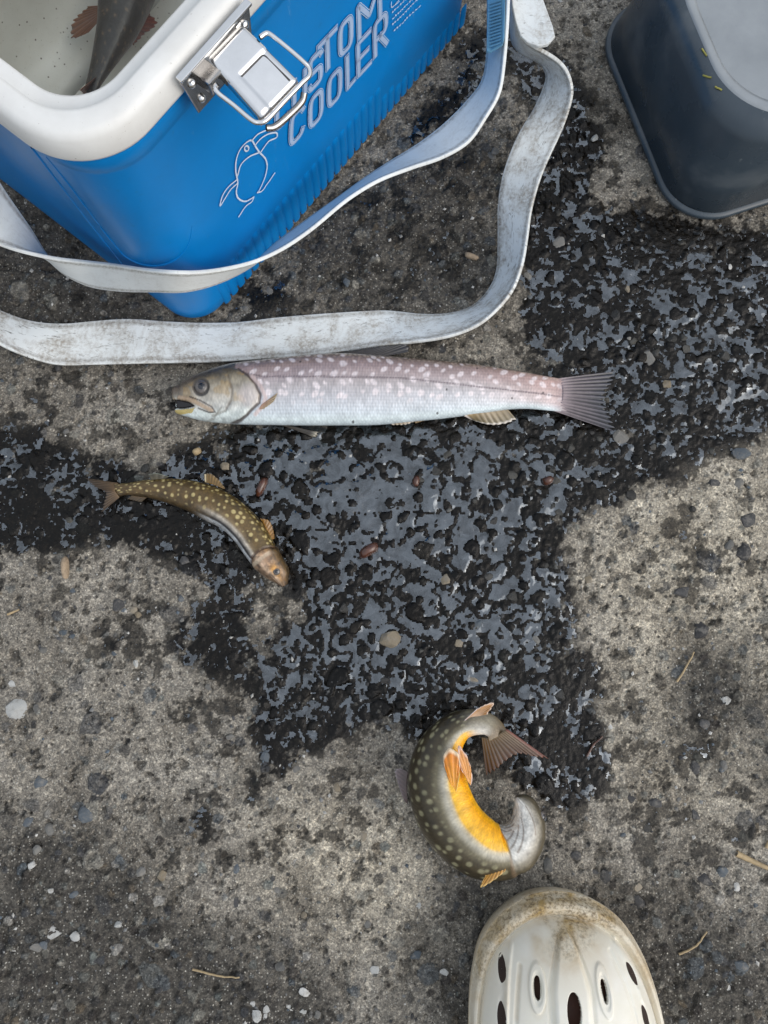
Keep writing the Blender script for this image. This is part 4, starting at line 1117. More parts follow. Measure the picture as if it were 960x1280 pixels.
cols = lerp(cols, lin((52,46,44)), sstep(12.5, 10.5, er) * 0.8 * (up > 0))
# relief: operculum plate, socket, maxilla, mouth
rel = np.zeros((nr, na))
rel += 0.0010 * hd * sstep(0, 16, xg - X + 2) * 0 + 0.0011 * sstep(14, 0, np.abs(xg - X - 7)) * hd
rel -= 0.0010 * sstep(2.5, 0.4, ge); rel += 0.0008 * sstep(4, 1.5, mxd); rel -= 0.0016 * sstep(12, 8, er); rel -= 0.0006 * sstep(2.5, 0.5, pre)
rel = rel * np.clip(up * 1.5, 0, 1); rel[tri] = -0.0055
rel = blur(np.concatenate([rel, rel[::-1]], 0), (0.8, 0.8))[:nr]
out = (g['V'] - g['C'][:, None]); out /= np.linalg.norm(out, axis=2)[..., None]
nv_flat = out * 0.35 + np.where((up > 0)[..., None], np.array([0, 0, 1.0]), 0) * 0.65
g['V'] = g['V'] + nv_flat * rel[..., None]
b1 = build_fish_mesh('body', g, np.clip(cols, 0, 1), M['fish'], mouth=0.012)
f1 = empty('fish', P(470, 490, 0)); fp = [b1]
def side_pt(px, py, k=1.0):
    """point on the upper flank of the big fish below a photo pixel"""
    i = int(np.argmin(np.abs(Xs - dsn(px, py)[0]))); yfr = (dsn(px, py)[1] - top[i]) / (bot[i] - top[i])
    c = 1 - 2 * np.clip(yfr, 0.01, 0.99)
    z = g['C'][i][2] + g['Wd'][i] * math.sqrt(1 - c * c) * k
    return P(px, py, z)
fp.append(disc_eye('eye', side_pt(251.5, 482.5) - Vector((0, 0, 0.0022)), (0, -0.05, 1), 0.0052, k=0.5))
fp.append(fin('tail_fin', [P(698,473,0.0074), P(702,482,0.0082), P(703,492,0.0084), P(701,503,0.0082), P(690,513,0.0072)],
              [P(771,464,0.004), P(766,478,0.006), P(758,492,0.007), P(757,506,0.007), P(763,520,0.006), P(771,541,0.004)], (150,134,136), (70,74,82), 110, 28, 13, rag=0.14, dark=1.0, rip=0.0005, seed=4))
fp.append(fin('anal_fin', [side_pt(580,520,0.6), side_pt(600,514,0.6), P(618,510,0.009), P(631,507,0.008)], [P(588,524,0.005), P(612,531,0.004), P(634,529,0.004), P(645,524,0.004)], (150,130,96), (122,112,88), 40, 14, 8, edge=(214,206,196), dark=0.35, seed=5, lead=(215,205,195)))
fp.append(fin('pelvic_fin', [side_pt(474,523,0.9), side_pt(486,518,0.9), side_pt(508,512,0.9)], [P(492,531,0.009), P(510,530,0.010), P(521,525,0.011)], (168,142,96), (150,130,96), 30, 12, 6, edge=(220,210,195), seed=6, lead=(222,212,198)))
fp.append(fin('pelvic_fin', [P(512,522,0.004), P(520,522,0.004)], [P(520,529,0.003), P(533,525,0.003)], (150,125,80), (140,115,75), 14, 8, 4, seed=8))
fp.append(fin('pectoral_fin', [side_pt(322,513,1.02), side_pt(327,506,1.03)], [side_pt(331,510,1.04), side_pt(344,499,1.06), side_pt(347,491,1.06)], (178,140,120), (172,156,126), 26, 14, 6, dark=0.5, seed=7))
fp.append(fin('pectoral_fin', [P(345,529,0.006), P(352,530,0.006)], [P(380,541,0.002), P(397,545,0.002), P(398,540,0.003)], (70,62,50), (52,48,42), 20, 12, 6, dark=0.5, edge=(150,145,130), seed=9))
fp.append(fin('dorsal_fin', [P(418,443.5,0.013), P(450,443.5,0.014), P(480,446,0.014)], [P(448,437,0.013), P(490,432,0.0125), P(512,432.5,0.012), P(511,440,0.012)], (70,62,55), (46,46,50), 46, 12, 11, dark=0.5, seed=10))
bpy.context.view_layer.update(); adopt(fp, f1)
tag(f1, 'large silvery pink fish with pale spots lying stretched out beside the strap', 'fish')

# ---- the small olive fish, curved, resting on its belly
def fz(x, y): return 90 + x / 3.2, 570 + y / 3.2
back = [(872,500),(862,440),(832,388),(800,335),(755,262),(690,195),(610,138),(525,108),(420,92),(310,95),(225,108),(175,112)]
bely = [(828,532),(792,500),(748,468),(708,420),(655,345),(600,292),(530,258),(440,212),(350,180),(262,160),(205,158),(180,165)]
nS = 40
bk, bl2 = catmull(back, nS), catmull(bely, nS)
wz = np.interp(np.linspace(0, 1, nS), [0, 0.06, 0.15, 0.4, 0.7, 0.9, 1], [0.0065, 0.0085, 0.0105, 0.0115, 0.0085, 0.0055, 0.004])
ctr, dep = [], []
for (x0, y0), (x1, y1), z in zip(bk, bl2, wz):
    a, b = P(*fz(x0, y0), z), P(*fz(x1, y1), z); ctr.append(tuple((a + b) / 2)); dep.append((a - b).length / 2)
dep = np.array(dep); dep[0] *= 0.55; dep[1] *= 0.8
wid = np.interp(np.linspace(0, 1, nS), [0, 0.08, 0.2, 0.45, 0.75, 0.93, 1], [0.0035, 0.0075, 0.0098, 0.0108, 0.0075, 0.0040, 0.0016])
g2 = fish_loft('small', ctr, dep, wid, np.full(nS, 20.0), 330, 120, None)
nr, na = g2['V'].shape[:2]
# dorsal must point towards the outer (upper right) edge
mid = nr // 2
outv = P(*fz(700, 190), 0.012) - P(*fz(620, 290), 0.012)
if Vector(g2['N'][mid]).dot(outv) < 0:
    g2 = fish_loft('small', ctr, dep, wid, np.full(nS, 180 - 20.0), 330, 120, None)
t = (g2['s'] / g2['L'])[:, None] * np.ones((1, na)); TH = np.repeat(g2['th'][None], nr, 0)
vf = np.minimum(TH, 2*np.pi - TH) / np.pi            # 0 back, 1 belly
arc = np.minimum(TH, 2*np.pi - TH) * 0.0105; S_ = np.repeat(g2['s'][:, None], na, 1); side = (TH > np.pi) * 3.7
c = cramp(vf, [(0,(70,56,26)),(0.2,(88,70,34)),(0.42,(96,76,42)),(0.50,(124,106,78)),(0.55,(190,180,164)),(0.60,(130,124,116)),(0.635,(40,38,38)),(0.67,(60,60,60)),(0.70,(186,190,192)),(0.82,(160,160,158)),(1,(120,110,90))])
c_tail = cramp(vf, [(0,(84,66,30)),(0.5,(92,72,38)),(0.75,(70,56,34)),(1,(60,50,36))])
c = lerp(c, c_tail, sstep(0.42, 0.6, t))
c = c * (0.35 + 1.3 * fbm(S_ * 1000, arc * 1000 + side, 0.22, 5, 3, 0.65))[..., None]
dsp, rv = cells_d(S_ + side, arc, 0.0054, 5, 0.36)
c = lerp(c, lin((198,180,124)), sstep(0.0013, 0.0006, dsp + (rv - 0.5) * 0.0009) * (sstep(0.5, 0.44, vf) + sstep(0.45, 0.6, t) * sstep(0.66, 0.56, vf)).clip(0, 1) * sstep(0.17, 0.2, t) * 0.85)
dsp, rv = cells_d(S_ + side, arc, 0.0042, 8, 0.4)
c = lerp(c, lin((170,150,88)), sstep(0.0011, 0.0005, dsp) * sstep(0.3, 0.1, vf) * 0.5)
hc = cramp(vf, [(0,(76,60,34)),(0.16,(104,80,46)),(0.28,(140,108,72)),(0.42,(176,138,94)),(0.52,(192,164,136)),(0.62,(120,96,74)),(0.8,(130,110,90)),(1,(150,140,120))])
hc = lerp(hc, lin((206,150,72)), sstep(0.05, 0.015, np.hypot(t - 0.085, (vf - 0.40) * 0.35)) * 0.75)
hc = lerp(hc, lin((214,180,158)), sstep(0.05, 0.02, np.hypot(t - 0.145, (vf - 0.42) * 0.3)) * 0.35)
hc = lerp(hc, lin((70,50,32)), sstep(0.05, 0.0, t) * 0.7)
hc = hc * 0.85
hc = hc * (0.1 + 1.7 * fbm(S_ * 1000, arc * 1000 + side, 0.45, 4, 23))[..., None]
tg = t - 0.028 * np.sin(np.pi * np.clip(vf * 1.15, 0, 1)); c = lerp(c, hc, sstep(0.168, 0.156, tg))
c = lerp(c, lin((70,44,28)), sstep(0.010, 0.003, np.abs(tg - 0.164)) * 0.7)
c = lerp(c, lin((214,196,170)), sstep(0.012, 0.004, np.abs(t - 0.158)) * sstep(0.2, 0.3, vf) * 0.5)
rel = -0.0006 * sstep(0.008, 0.002, np.abs(tg - 0.164)) + 0.0005 * sstep(0.02, 0.0, np.abs(tg - 0.142))
mth = sstep(0.012, 0.004, np.abs(vf - 0.56)) * sstep(0.085, 0.07, t); c = lerp(c, lin((40,26,18)), mth * 0.9); rel = rel - 0.0006 * mth
out = (g2['V'] - g2['C'][:, None]); out /= np.linalg.norm(out, axis=2)[..., None]; g2['V'] = g2['V'] + out * rel[..., None]
# keep it above the asphalt
g2['V'][..., 2] = np.maximum(g2['V'][..., 2], 0.0006 + 0.12 * np.minimum(g2['V'][..., 2], 0))
b2 = build_fish_mesh('body', g2, np.clip(c, 0, 1), M['fishdark'], mouth=0.005)
f2 = empty('fish', P(*fz(600, 200), 0)); fp = [b2]
def fq(x, y, z): return P(*fz(x, y), z)
fp.append(fin('tail_fin', [fq(185,108,0.005), fq(172,135,0.006), fq(190,165,0.004)], [fq(50,88,0.004), fq(85,120,0.006), fq(135,150,0.007), fq(125,190,0.005), fq(118,225,0.003)], (96,72,40), (64,50,34), 60, 20, 13, rag=0.15, dark=0.55, seed=21))
fp.append(fin('dorsal_fin', [fq(532,104,0.017), fq(570,116,0.018), fq(608,132,0.018)], [fq(530,72,0.020), fq(548,68,0.021), fq(580,88,0.020), fq(612,128,0.0185)], (120,92,44), (128,100,48), 34, 12, 8, dark=0.45, lead=(190,175,140), edge=(96,76,44), seed=22))
fp.append(fin('adipose_fin', [fq(318,96,0.012), fq(372,92,0.012)], [fq(306,74,0.012), fq(330,68,0.013), fq(388,82,0.012)], (74,66,44), (70,66,50), 20, 8, 3, dark=0.2, edge=(140,145,130), seed=23, thick=0.001))
fp.append(fin('pectoral_fin', [fq(760,262,0.012), fq(782,300,0.012), fq(800,334,0.012)], [fq(752,250,0.016), fq(785,256,0.013), fq(806,300,0.010), fq(810,330,0.010)], (150,108,44), (132,96,44), 30, 12, 7, dark=0.4, seed=24))
fp.append(fin('anal_fin', [fq(300,165,0.003), fq(240,158,0.003)], [fq(275,185,0.0015), fq(222,172,0.0015)], (90,70,40), (70,58,40), 20, 8, 5, seed=25))
i = int(np.argmin(np.abs(g2['s'] / g2['L'] - 0.075)))
dirv = -g2['W'][i] if g2['W'][i][2] < 0 else g2['W'][i]
ec = g2['C'][i] + dirv * g2['Wd'][i] * 0.86 + g2['D'][i] * g2['H'][i] * 0.30
fp.append(disc_eye('eye', ec, tuple(dirv * 0.9 + g2['D'][i] * 0.3), 0.0027, k=0.6))
bpy.context.view_layer.update(); adopt(fp, f2)
tag(f2, 'small olive brown fish with yellow spots curled on the wet asphalt', 'fish')

# ---- the flapping fish bent into a C with its orange belly showing
def jz(x, y): return 470 + x / 4.0, 860 + y / 4.0
cl3 = [(712,552,0.030,3.4,3.4),(732,574,0.029,6.8,6.2),(752,622,0.027,9.6,9.0),(756,695,0.026,12.5,11.5),(722,768,0.025,16,14),(645,818,0.024,19.5,15),(550,812,0.024,22,16),(450,750,0.024,23,16.5),(372,660,0.024,23,16.5),(325,555,0.024,22.5,16),(303,450,0.024,21,15),(312,345,0.024,18,12.5),(352,250,0.025,13.5,10),(428,185,0.027,10,7.5),(505,172,0.030,8.4,5),(565,184,0.032,7.6,3),(598,212,0.033,7.2,1.6),(612,244,0.033,7.4,0.5)]
a3 = np.array(cl3)
ctr = np.array([tuple(P(*jz(x, y), z)) for x, y, z, d, w in cl3])
rl = np.interp(np.arange(len(cl3)), [0, 3, 6, 10, 14, 17], [-34, -38, -40, -38, -28, -20])
g3 = fish_loft('jump', ctr, a3[:, 3] * 0.001, a3[:, 4] * 0.001, rl, 340, 132, None)
mid = 170; outv = P(*jz(170, 500), 0.02) - P(*jz(480, 470), 0.02)
if Vector(g3['N'][mid]).dot(outv) < 0:
    g3 = fish_loft('jump', ctr, a3[:, 3] * 0.001, a3[:, 4] * 0.001, 180 - rl, 340, 132, None)
nr, na = g3['V'].shape[:2]
t = (g3['s'] / g3['L'])[:, None] * np.ones((1, na)); TH = np.repeat(g3['th'][None], nr, 0)
vf = np.minimum(TH, 2*np.pi - TH) / np.pi; arc = np.minimum(TH, 2*np.pi - TH) * 0.016; S_ = np.repeat(g3['s'][:, None], na, 1); side = (TH > np.pi) * 3.7
c = cramp(vf, [(0,(38,31,18)),(0.2,(48,40,24)),(0.44,(56,47,28)),(0.56,(74,64,42)),(0.64,(120,112,88)),(0.71,(188,182,164)),(0.755,(206,192,160)),(0.785,(240,186,50)),(0.86,(246,184,22)),(1,(244,170,10))])
n_ = fbm(S_ * 1000, arc * 1000 + side, 0.22, 4, 3); c = c * (0.74 + 0.5 * n_)[..., None]
org = sstep(0.60, 0.70, t) * sstep(0.82, 0.72, t) * sstep(0.84, 0.95, vf); c = lerp(c, lin((240,130,8)), org * 0.8)
dsp, rv = cells_d(S_ + side, arc, 0.0064, 15, 0.38)
c = lerp(c, lin((170,164,128)), sstep(0.0018, 0.0006, dsp + (rv - 0.5) * 0.0010) * sstep(0.66, 0.56, vf) * sstep(0.2, 0.25, t) * 0.6)
hc = cramp(vf, [(0,(58,52,38)),(0.42,(92,84,66)),(0.56,(150,144,130)),(0.68,(206,204,196)),(0.85,(214,214,208)),(1,(206,204,196))])
for k_, (t0_, v0_, t1_, v1_) in enumerate(((0.02,0.66,0.115,0.60),(0.05,0.90,0.19,0.72),(0.09,0.95,0.205,0.80),(0.13,0.98,0.21,0.90))):
    pt_ = np.clip((t - t0_) / (t1_ - t0_), 0, 1); hc = lerp(hc, lin((110,92,76)), sstep(0.022, 0.006, np.hypot(vf - (v0_ + (v1_ - v0_) * pt_), (t - np.clip(t, t0_, t1_)) * 6)) * 0.65)
hc = hc * (0.5 + 0.85 * fbm(S_*1000, arc*1000 + side, 0.3, 4, 63))[..., None]
tg = t - 0.03 * np.sin(np.pi * np.clip(vf * 1.1, 0, 1)) + 0.02; c = lerp(c, hc, sstep(0.226, 0.214, tg)); c = lerp(c, lin((120,98,76)), sstep(0.008, 0.002, np.abs(tg - 0.222)) * 0.55)
c = lerp(c, cramp(vf, [(0,(96,84,62)),(0.5,(150,142,122)),(0.8,(214,208,196)),(1,(222,214,200))]), sstep(0.84, 0.92, t))
c = lerp(c, lin((104,86,58)), sstep(0.94, 0.99, t))
rel = -0.0006 * sstep(0.010, 0.002, np.abs(t - 0.222)) + 0.0006 * sstep(0.03, 0.0, np.abs(t - 0.195))
out = (g3['V'] - g3['C'][:, None]); out /= np.linalg.norm(out, axis=2)[..., None]; g3['V'] = g3['V'] + out * rel[..., None]
g3['V'][..., 2] = np.maximum(g3['V'][..., 2], 0.0008 + 0.1 * np.minimum(g3['V'][..., 2], 0))
b3 = build_fish_mesh('body', g3, np.clip(c, 0, 1), M['fishdark'])
f3 = empty('fish', P(*jz(300, 560), 0)); fp = [b3]
def jq(x, y, z): return P(*jz(x, y), z)
fp.append(fin('tail_fin', [jq(655,205,0.036), jq(628,222,0.0345), jq(600,238,0.033), jq(565,248,0.031), jq(528,246,0.029)], [jq(862,352,0.028), jq(800,345,0.03), jq(715,330,0.032), jq(650,365,0.03), jq(600,410,0.027), jq(552,438,0.022)], (104,86,58), (86,58,42), 70, 22, 13, rag=0.08, dark=0.45, seed=31, lead=(112,62,48)))
fp.append(fin('anal_fin', [jq(440,165,0.034), jq(462,150,0.036), jq(520,138,0.037)], [jq(500,108,0.043), jq(560,78,0.046), jq(588,72,0.046), jq(556,130,0.042)], (206,176,150), (196,140,70), 34, 12, 7, dark=0.3, lead=(232,214,206), edge=(226,200,180), seed=32))
fp.append(fin('pelvic_fin', [jq(398,532,0.0415), jq(384,505,0.0415)], [jq(420,430,0.0430), jq(398,312,0.0420), jq(362,300,0.0415), jq(338,335,0.0405), jq(352,430,0.0405)], (238,168,40), (226,128,24), 40, 16, 6, dark=0.25, edge=(236,214,180), lead=(238,190,90), seed=33, arch=0.0008, rag=0.03))
fp.append(fin('pelvic_fin', [jq(474,486,0.0390), jq(460,470,0.0400)], [jq(478,430,0.0395), jq(456,345,0.0400), jq(412,286,0.0405), jq(412,350,0.0420), jq(430,420,0.0420)], (226,160,70), (216,150,90), 40, 14, 6, dark=0.25, edge=(238,206,190), lead=(238,214,200), seed=34, arch=0.0008, rag=0.03))
fp.append(fin('dorsal_fin', [jq(158,580,0.012), jq(155,480,0.012), jq(162,420,0.012)], [jq(140,560,0.009), jq(108,470,0.009), jq(98,405,0.010), jq(125,402,0.011)], (84,66,60), (120,104,104), 34, 12, 8, dark=0.4, edge=(150,140,140), seed=35))
fp.append(fin('pectoral_fin', [jq(655,872,0.038), jq(612,878,0.037), jq(580,892,0.035)], [jq(645,918,0.038), jq(580,968,0.036), jq(522,998,0.033), jq(548,935,0.034)], (206,150,40), (196,140,60), 34, 14, 7, dark=0.35, edge=(216,180,110), seed=36))
for sd in (1, -1):
    i = int(np.argmin(np.abs(g3['s'] / g3['L'] - 0.08)))
    ec = g3['C'][i] + g3['W'][i] * sd * g3['Wd'][i] * 0.72 + g3['D'][i] * g3['H'][i] * 0.58
    fp.append(disc_eye('eye', ec, tuple(g3['W'][i] * sd), 0.0036, k=0.6))
bpy.context.view_layer.update(); adopt(fp, f3)
tag(f3, 'fish bent into a C shape showing its bright orange yellow belly', 'fish')

# ---- tail of a dark fish inside the cooler
def kz(x, y, z): return P(x / 3.0, y / 3.0, z)
st4 = [(560,-420,0.075,21,16),(545,-330,0.078,24,18),(520,-210,0.080,24,18),(492,-90,0.082,23,17),(465,10,0.083,20,15),(440,100,0.083,16,11.5),(408,180,0.082,12,8),(378,250,0.081,8.5,5),(352,310,0.080,6,3),(335,350,0.080,5,1.5)]
a4 = np.array(st4); ctr = np.array([tuple(kz(x, y, z)) for x, y, z, d, w in st4])
g4 = fish_loft('inside', ctr, a4[:, 4] * 0.0010, a4[:, 3] * 0.00085, np.full(len(st4), 90.0), 200, 80, None)
nr, na = g4['V'].shape[:2]; TH = np.repeat(g4['th'][None], nr, 0); vf = np.minimum(TH, 2*np.pi - TH) / np.pi; S_ = np.repeat(g4['s'][:, None], na, 1)
c = cramp(vf, [(0,(46,40,34)),(0.4,(58,48,40)),(0.7,(90,68,52)),(1,(150,130,110))]) * (0.6 + 0.8 * fbm(S_*1000, TH*14, 0.2, 4, 8))[..., None]
dsp, rv = cells_d(S_, TH * 0.014, 0.008, 3, 0.4); c = lerp(c, lin((120,96,72)), sstep(0.0014, 0.0005, dsp) * 0.6 * sstep(0.7, 0.5, vf))
b4 = build_fish_mesh('body', g4, np.clip(c, 0, 1), M['fishdark'])
f4 = empty('fish', kz(470, 0, 0.066)); fp = [b4]
fp.append(fin('pelvic_fin', [kz(388,20,0.078), kz(388,60,0.078)], [kz(330,25,0.072), kz(268,90,0.066), kz(268,145,0.066), kz(330,125,0.070)], (112,72,52), (128,84,58), 40, 16, 9, rag=0.12, dark=0.5, seed=41))
fp.append(fin('pelvic_fin', [kz(500,60,0.078), kz(475,140,0.076)], [kz(560,50,0.07), kz(590,80,0.066), kz(540,130,0.064), kz(500,170,0.066)], (112,52,34), (124,60,40), 36, 14, 8, rag=0.1, dark=0.5, seed=42))
fp.append(fin('tail_fin', [kz(360,290,0.084), kz(352,312,0.080), kz(352,320,0.072)], [kz(300,340,0.092), kz(312,352,0.082), kz(330,372,0.070), kz(345,385,0.062)], (74,50,38), (120,66,42), 40, 16, 9, rag=0.14, dark=0.5, seed=43))
bpy.context.view_layer.update(); adopt(fp, f4)
tag(f4, 'dark fish with reddish fins lying in the water inside the cooler', 'fish')

# ------------------------------------------------------------------ clog
oc = [(697,1117),(740,1127),(775,1150),(803,1190),(822,1238),(834,1285),(845,1340),(845,1400),(834,1470),(818,1540),(798,1590),(760,1622),(715,1628),(668,1616),(634,1580),(612,1520),(596,1440),(588,1360),(587,1290),(591,1228),(604,1178),(632,1142),(662,1123)]
ocp = np.array([w for w in oc] + [oc[0]], float)
nA, nR = 760, 220
dd = np.r_[0, np.cumsum(np.linalg.norm(np.diff(ocp, axis=0), axis=1))]
ext_ = np.concatenate([ocp[-4:-1], ocp, ocp[1:4]]); de = np.r_[0, np.cumsum(np.linalg.norm(np.diff(ext_, axis=0), axis=1))]
dq = np.linspace(0, 1, nA + 1)[:-1]; dq = dq - 0.105 * np.sin(2 * np.pi * dq)           # more samples at the toe
ring = cubic(de, ext_, de[3] + dd[-1] * (dq % 1.0))
cen = np.array([712., 1385.])
rr = np.concatenate([np.linspace(0.05, 0.4, 20)[:-1], np.linspace(0.4, 0.82, 141), np.linspace(0.823, 1.0, nR - 160)])
RR = np.repeat(rr[None], nA, 0)
DX = cen[0] + (ring[:, None, 0] - cen[0]) * rr[None]; DY = cen[1] + (ring[:, None, 1] - cen[1]) * rr[None]
def dome(r):
    q = np.clip(r / 0.905, 0, 1)
    z = 0.0325 + 0.0415 * np.clip(1 - q ** 2.7, 0, 1) ** 0.62
    rimz = 0.034 - 0.009 * sstep(0.965, 1.0, r)
    return np.where(r > 0.905, rimz, z)
Z = dome(RR)
Z += 0.0015 * sstep(0.03, 0.0, np.abs(RR - 0.945))
Z -= 0.0016 * sstep(0.016, 0.0, np.abs(RR - 0.905))
def dz(x, y, zf=0.068): k = (CAM_H - zf) / (CAM_H - 0.03); return 480 + (x - 480) * k, 768 + (y - 768) * k
def ell(cx, cy, rx, ry, rot=0.0, zf=0.068):
    cx, cy = dz(cx, cy, zf); c, s = math.cos(rot), math.sin(rot); dx, dy = DX - cx, DY - cy
    hc.append((cx, cy)); return np.hypot((c*dx + s*dy) / rx, (-s*dx + c*dy) / ry)
hc = []
holes = [ell(717,1264,8.5,21), ell(674.5,1242,4.6,12.5, 0.05), ell(759,1245,4.2,13,-0.12), ell(629,1216,3.0,13,0.10,0.05), ell(627,1273,3.2,17,0.02,0.055), ell(793,1220,2.8,13,-0.45,0.05), ell(809,1275,3.2,15,-0.24,0.055),
         ell(650,1330,6,16), ell(770,1335,6,16,-0.1)]
# raised rings and ridges
Z += 0.0016 * (sstep(2.2, 1.9, holes[1]) - sstep(1.5, 1.1, holes[1]) * 0.7) + 0.0014 * (sstep(2.3, 2.0, holes[2]) - sstep(1.6, 1.2, holes[2]) * 0.7)
tear_c = dz(716, 1262); tx = DX - tear_c[0]; ty = DY - tear_c[1]
hw = 20 * np.clip((ty + 78) / 60, 0, 1) ** 0.6
tear = sstep(1.25, 0.95, np.abs(tx) / (hw + 0.01)) * sstep(-78, -70, ty)
Z += 0.0030 * tear - 0.0016 * sstep(0.35, 0.0, np.abs(np.abs(tx) / (hw + 0.01) - 1.15)) * sstep(-78, -66, ty)
def ridge(path, w, amp, zf=0.06):
    global Z
    pp = [dz(*q, zf) for q in path]; best = np.full(DX.shape, 1e9)
    pc = catmull(pp, 30)
    for (x0, y0), (x1, y1) in zip(pc[:-1], pc[1:]):
        ddx, ddy = x1-x0, y1-y0; tt = np.clip(((DX-x0)*ddx + (DY-y0)*ddy) / (ddx*ddx+ddy*ddy), 0, 1)
        best = np.minimum(best, np.hypot(DX-x0-tt*ddx, DY-y0-tt*ddy))
    Z += amp * sstep(w, 0, best); return best
r1 = ridge([(645,1195),(638,1225),(634,1260),(632,1310)], 4.5, 0.0022)
r2 = ridge([(653,1215),(648,1245),(644,1280),(642,1320)], 4.0, -0.0012)
r3 = ridge([(782,1195),(800,1230),(812,1270),(816,1310)], 5, 0.0016)
r4 = ridge([(770,1200),(785,1235),(795,1275),(798,1320)], 4, -0.0010)
gr = 0.0 * Z
for hh in holes[3:7]: Z -= 0.0012 * sstep(1.6, 0.9, hh)
nzc = fbm(DX, DY, 0.02, 4, 3); toe_d = np.hypot(DX - 697, (DY - 1117))
gr = np.maximum(gr, sstep(135, 40, toe_d) * 0.5 * sstep(0.3, 0.6, nzc))
gr = np.maximum(gr, sstep(110, 20, toe_d) * (0.4 + 0.9 * sstep(0.35, 0.65, nzc)) * 0.85)
gr = np.maximum(gr, sstep(0.03, 0.0, np.abs(RR - 0.905)) * 0.35)
gr = np.maximum(gr, sstep(0.93, 0.99, RR) * (0.35 + 0.5 * nzc))
gr = np.maximum(gr, sstep(0.90, 0.925, RR) * (0.28 + 0.62 * sstep(1320, 1125, DY)) * (0.55 + nzc))
gr = np.maximum(gr, sstep(30, 6, np.hypot((DX - dz(716,1196)[0]) * 0.7, DY - dz(716,1196)[1])) * 0.8)
gr = np.maximum(gr, sstep(40, 5, np.hypot(DX - dz(690,1172)[0], (DY - dz(690,1172)[1]))) * 0.55 * sstep(0.4, 0.55, nzc))
gr = np.maximum(gr, sstep(5, 1, np.minimum(r1, r2)) * 0.55 * sstep(0.3, 0.6, nzc)); gr = np.maximum(gr, sstep(0.7, 0.0, np.abs(holes[1] - 2.3)) * 0.35)
gr = np.maximum(gr, sstep(720, 600, DX) * sstep(1340, 1190, DY) * 0.36 * (0.4 + nzc)); gr = np.clip(np.maximum(gr, 0.08 * sstep(0.3, 0.6, fbm(DX, DY, 0.03, 4, 8))), 0, 1)
opening = np.hypot((DX - 714) / 92, (DY - 1510) / 92)
keepv = np.ones(DX.shape, bool)
side_v = holes[3:7]
holes = holes[:3] + holes[7:]; hc = hc[:3] + hc[7:9]
for hh in holes: keepv &= hh > 1
keepv &= opening > 1
# pull the cut edges onto the true outline of each hole
kp = keepv.copy(); nb = np.zeros(kp.shape, bool)
for a_ in (-1, 0, 1):
    for b_ in (-1, 0, 1):
        nb |= ~np.roll(np.roll(kp, a_, 0), b_, 1)
for hh, (cx_, cy_) in zip(holes, hc):
    m_ = kp & nb & (hh < 1.7)
    DX[m_] = cx_ + (DX[m_] - cx_) / hh[m_]; DY[m_] = cy_ + (DY[m_] - cy_) / hh[m_]
Vc = np.zeros((nA, nR, 3))
rayx = (DX - 480) / FPX; rayy = -(DY - 640) / FPX
dzv = ST * rayy - CT; sc_ = (CAM_H - 0.03) / -dzv
Vc[..., 0] = rayx * sc_; Vc[..., 1] = (CT * rayy + ST) * sc_; Vc[..., 2] = Z
F = grid_faces(nA, nR, True, False); kv = keepv.ravel(); F = F[kv[F].all(1)]
used = np.unique(F); remap = np.zeros(nA * nR, np.int32); remap[used] = np.arange(len(used))
upper = np_mesh('upper', Vc.reshape(-1, 3)[used], remap[F], [M['clog']], cols={'grime': gr.ravel()[used]})
bm = bmesh.new(); bm.from_mesh(upper.data); bmesh.ops.recalc_face_normals(bm, faces=bm.faces)
if sum(f.normal.z for f in bm.faces) < 0: bmesh.ops.reverse_faces(bm, faces=bm.faces)
bm.to_mesh(upper.data); bm.free()
md = upper.modifiers.new('solid', 'SOLIDIFY'); md.thickness = 0.0035; md.offset = -1
clog = empty('clog', P(712, 1385, 0)); cp = [upper]
# sole and lining follow the same outline
def outline_loft(name, lv, mat, grime=None, cap=True):
    V = []
    for k, z, in lv:
        V.append([tuple(P(cen[0] + (x - cen[0]) * k, cen[1] + (y - cen[1]) * k, 0.03)[:2]) + (z,) for x, y in ring[::3]])
    V = np.array(V); n = V.shape[1]
    o = np_mesh(name, V, grid_faces(len(lv), n, False, True), [mat], cols={'grime': np.full(V.shape[0] * n, 0.7 if grime is None else grime)})
    return o
cp.append(outline_loft('sole', [(0.05, 0.001), (0.93, 0.001), (0.965, 0.003), (0.985, 0.012), (1.0, 0.022), (0.995, 0.0245), (0.96, 0.026), (0.05, 0.026)], M['clog']))
cp.append(outline_loft('foot_filler', [(0.90, 0.027)] + [(k, float(dome(np.array(k))) - 0.0085) for k in (0.86, 0.82, 0.75, 0.65, 0.5, 0.42)] + [(0.40, 0.030), (0.05, 0.030)], M['foot_filler']))  # last piece: brown form added under the upper, stands in for the foot
SV = [(629,1216,4.0,14,0.10,0.05), (627,1273,4.4,18,0.02,0.055), (792,1220,3.8,14,-0.45,0.05), (808,1275,4.2,16,-0.24,0.055)]
FZ = Z.ravel(); FX = DX.ravel(); FY = DY.ravel()
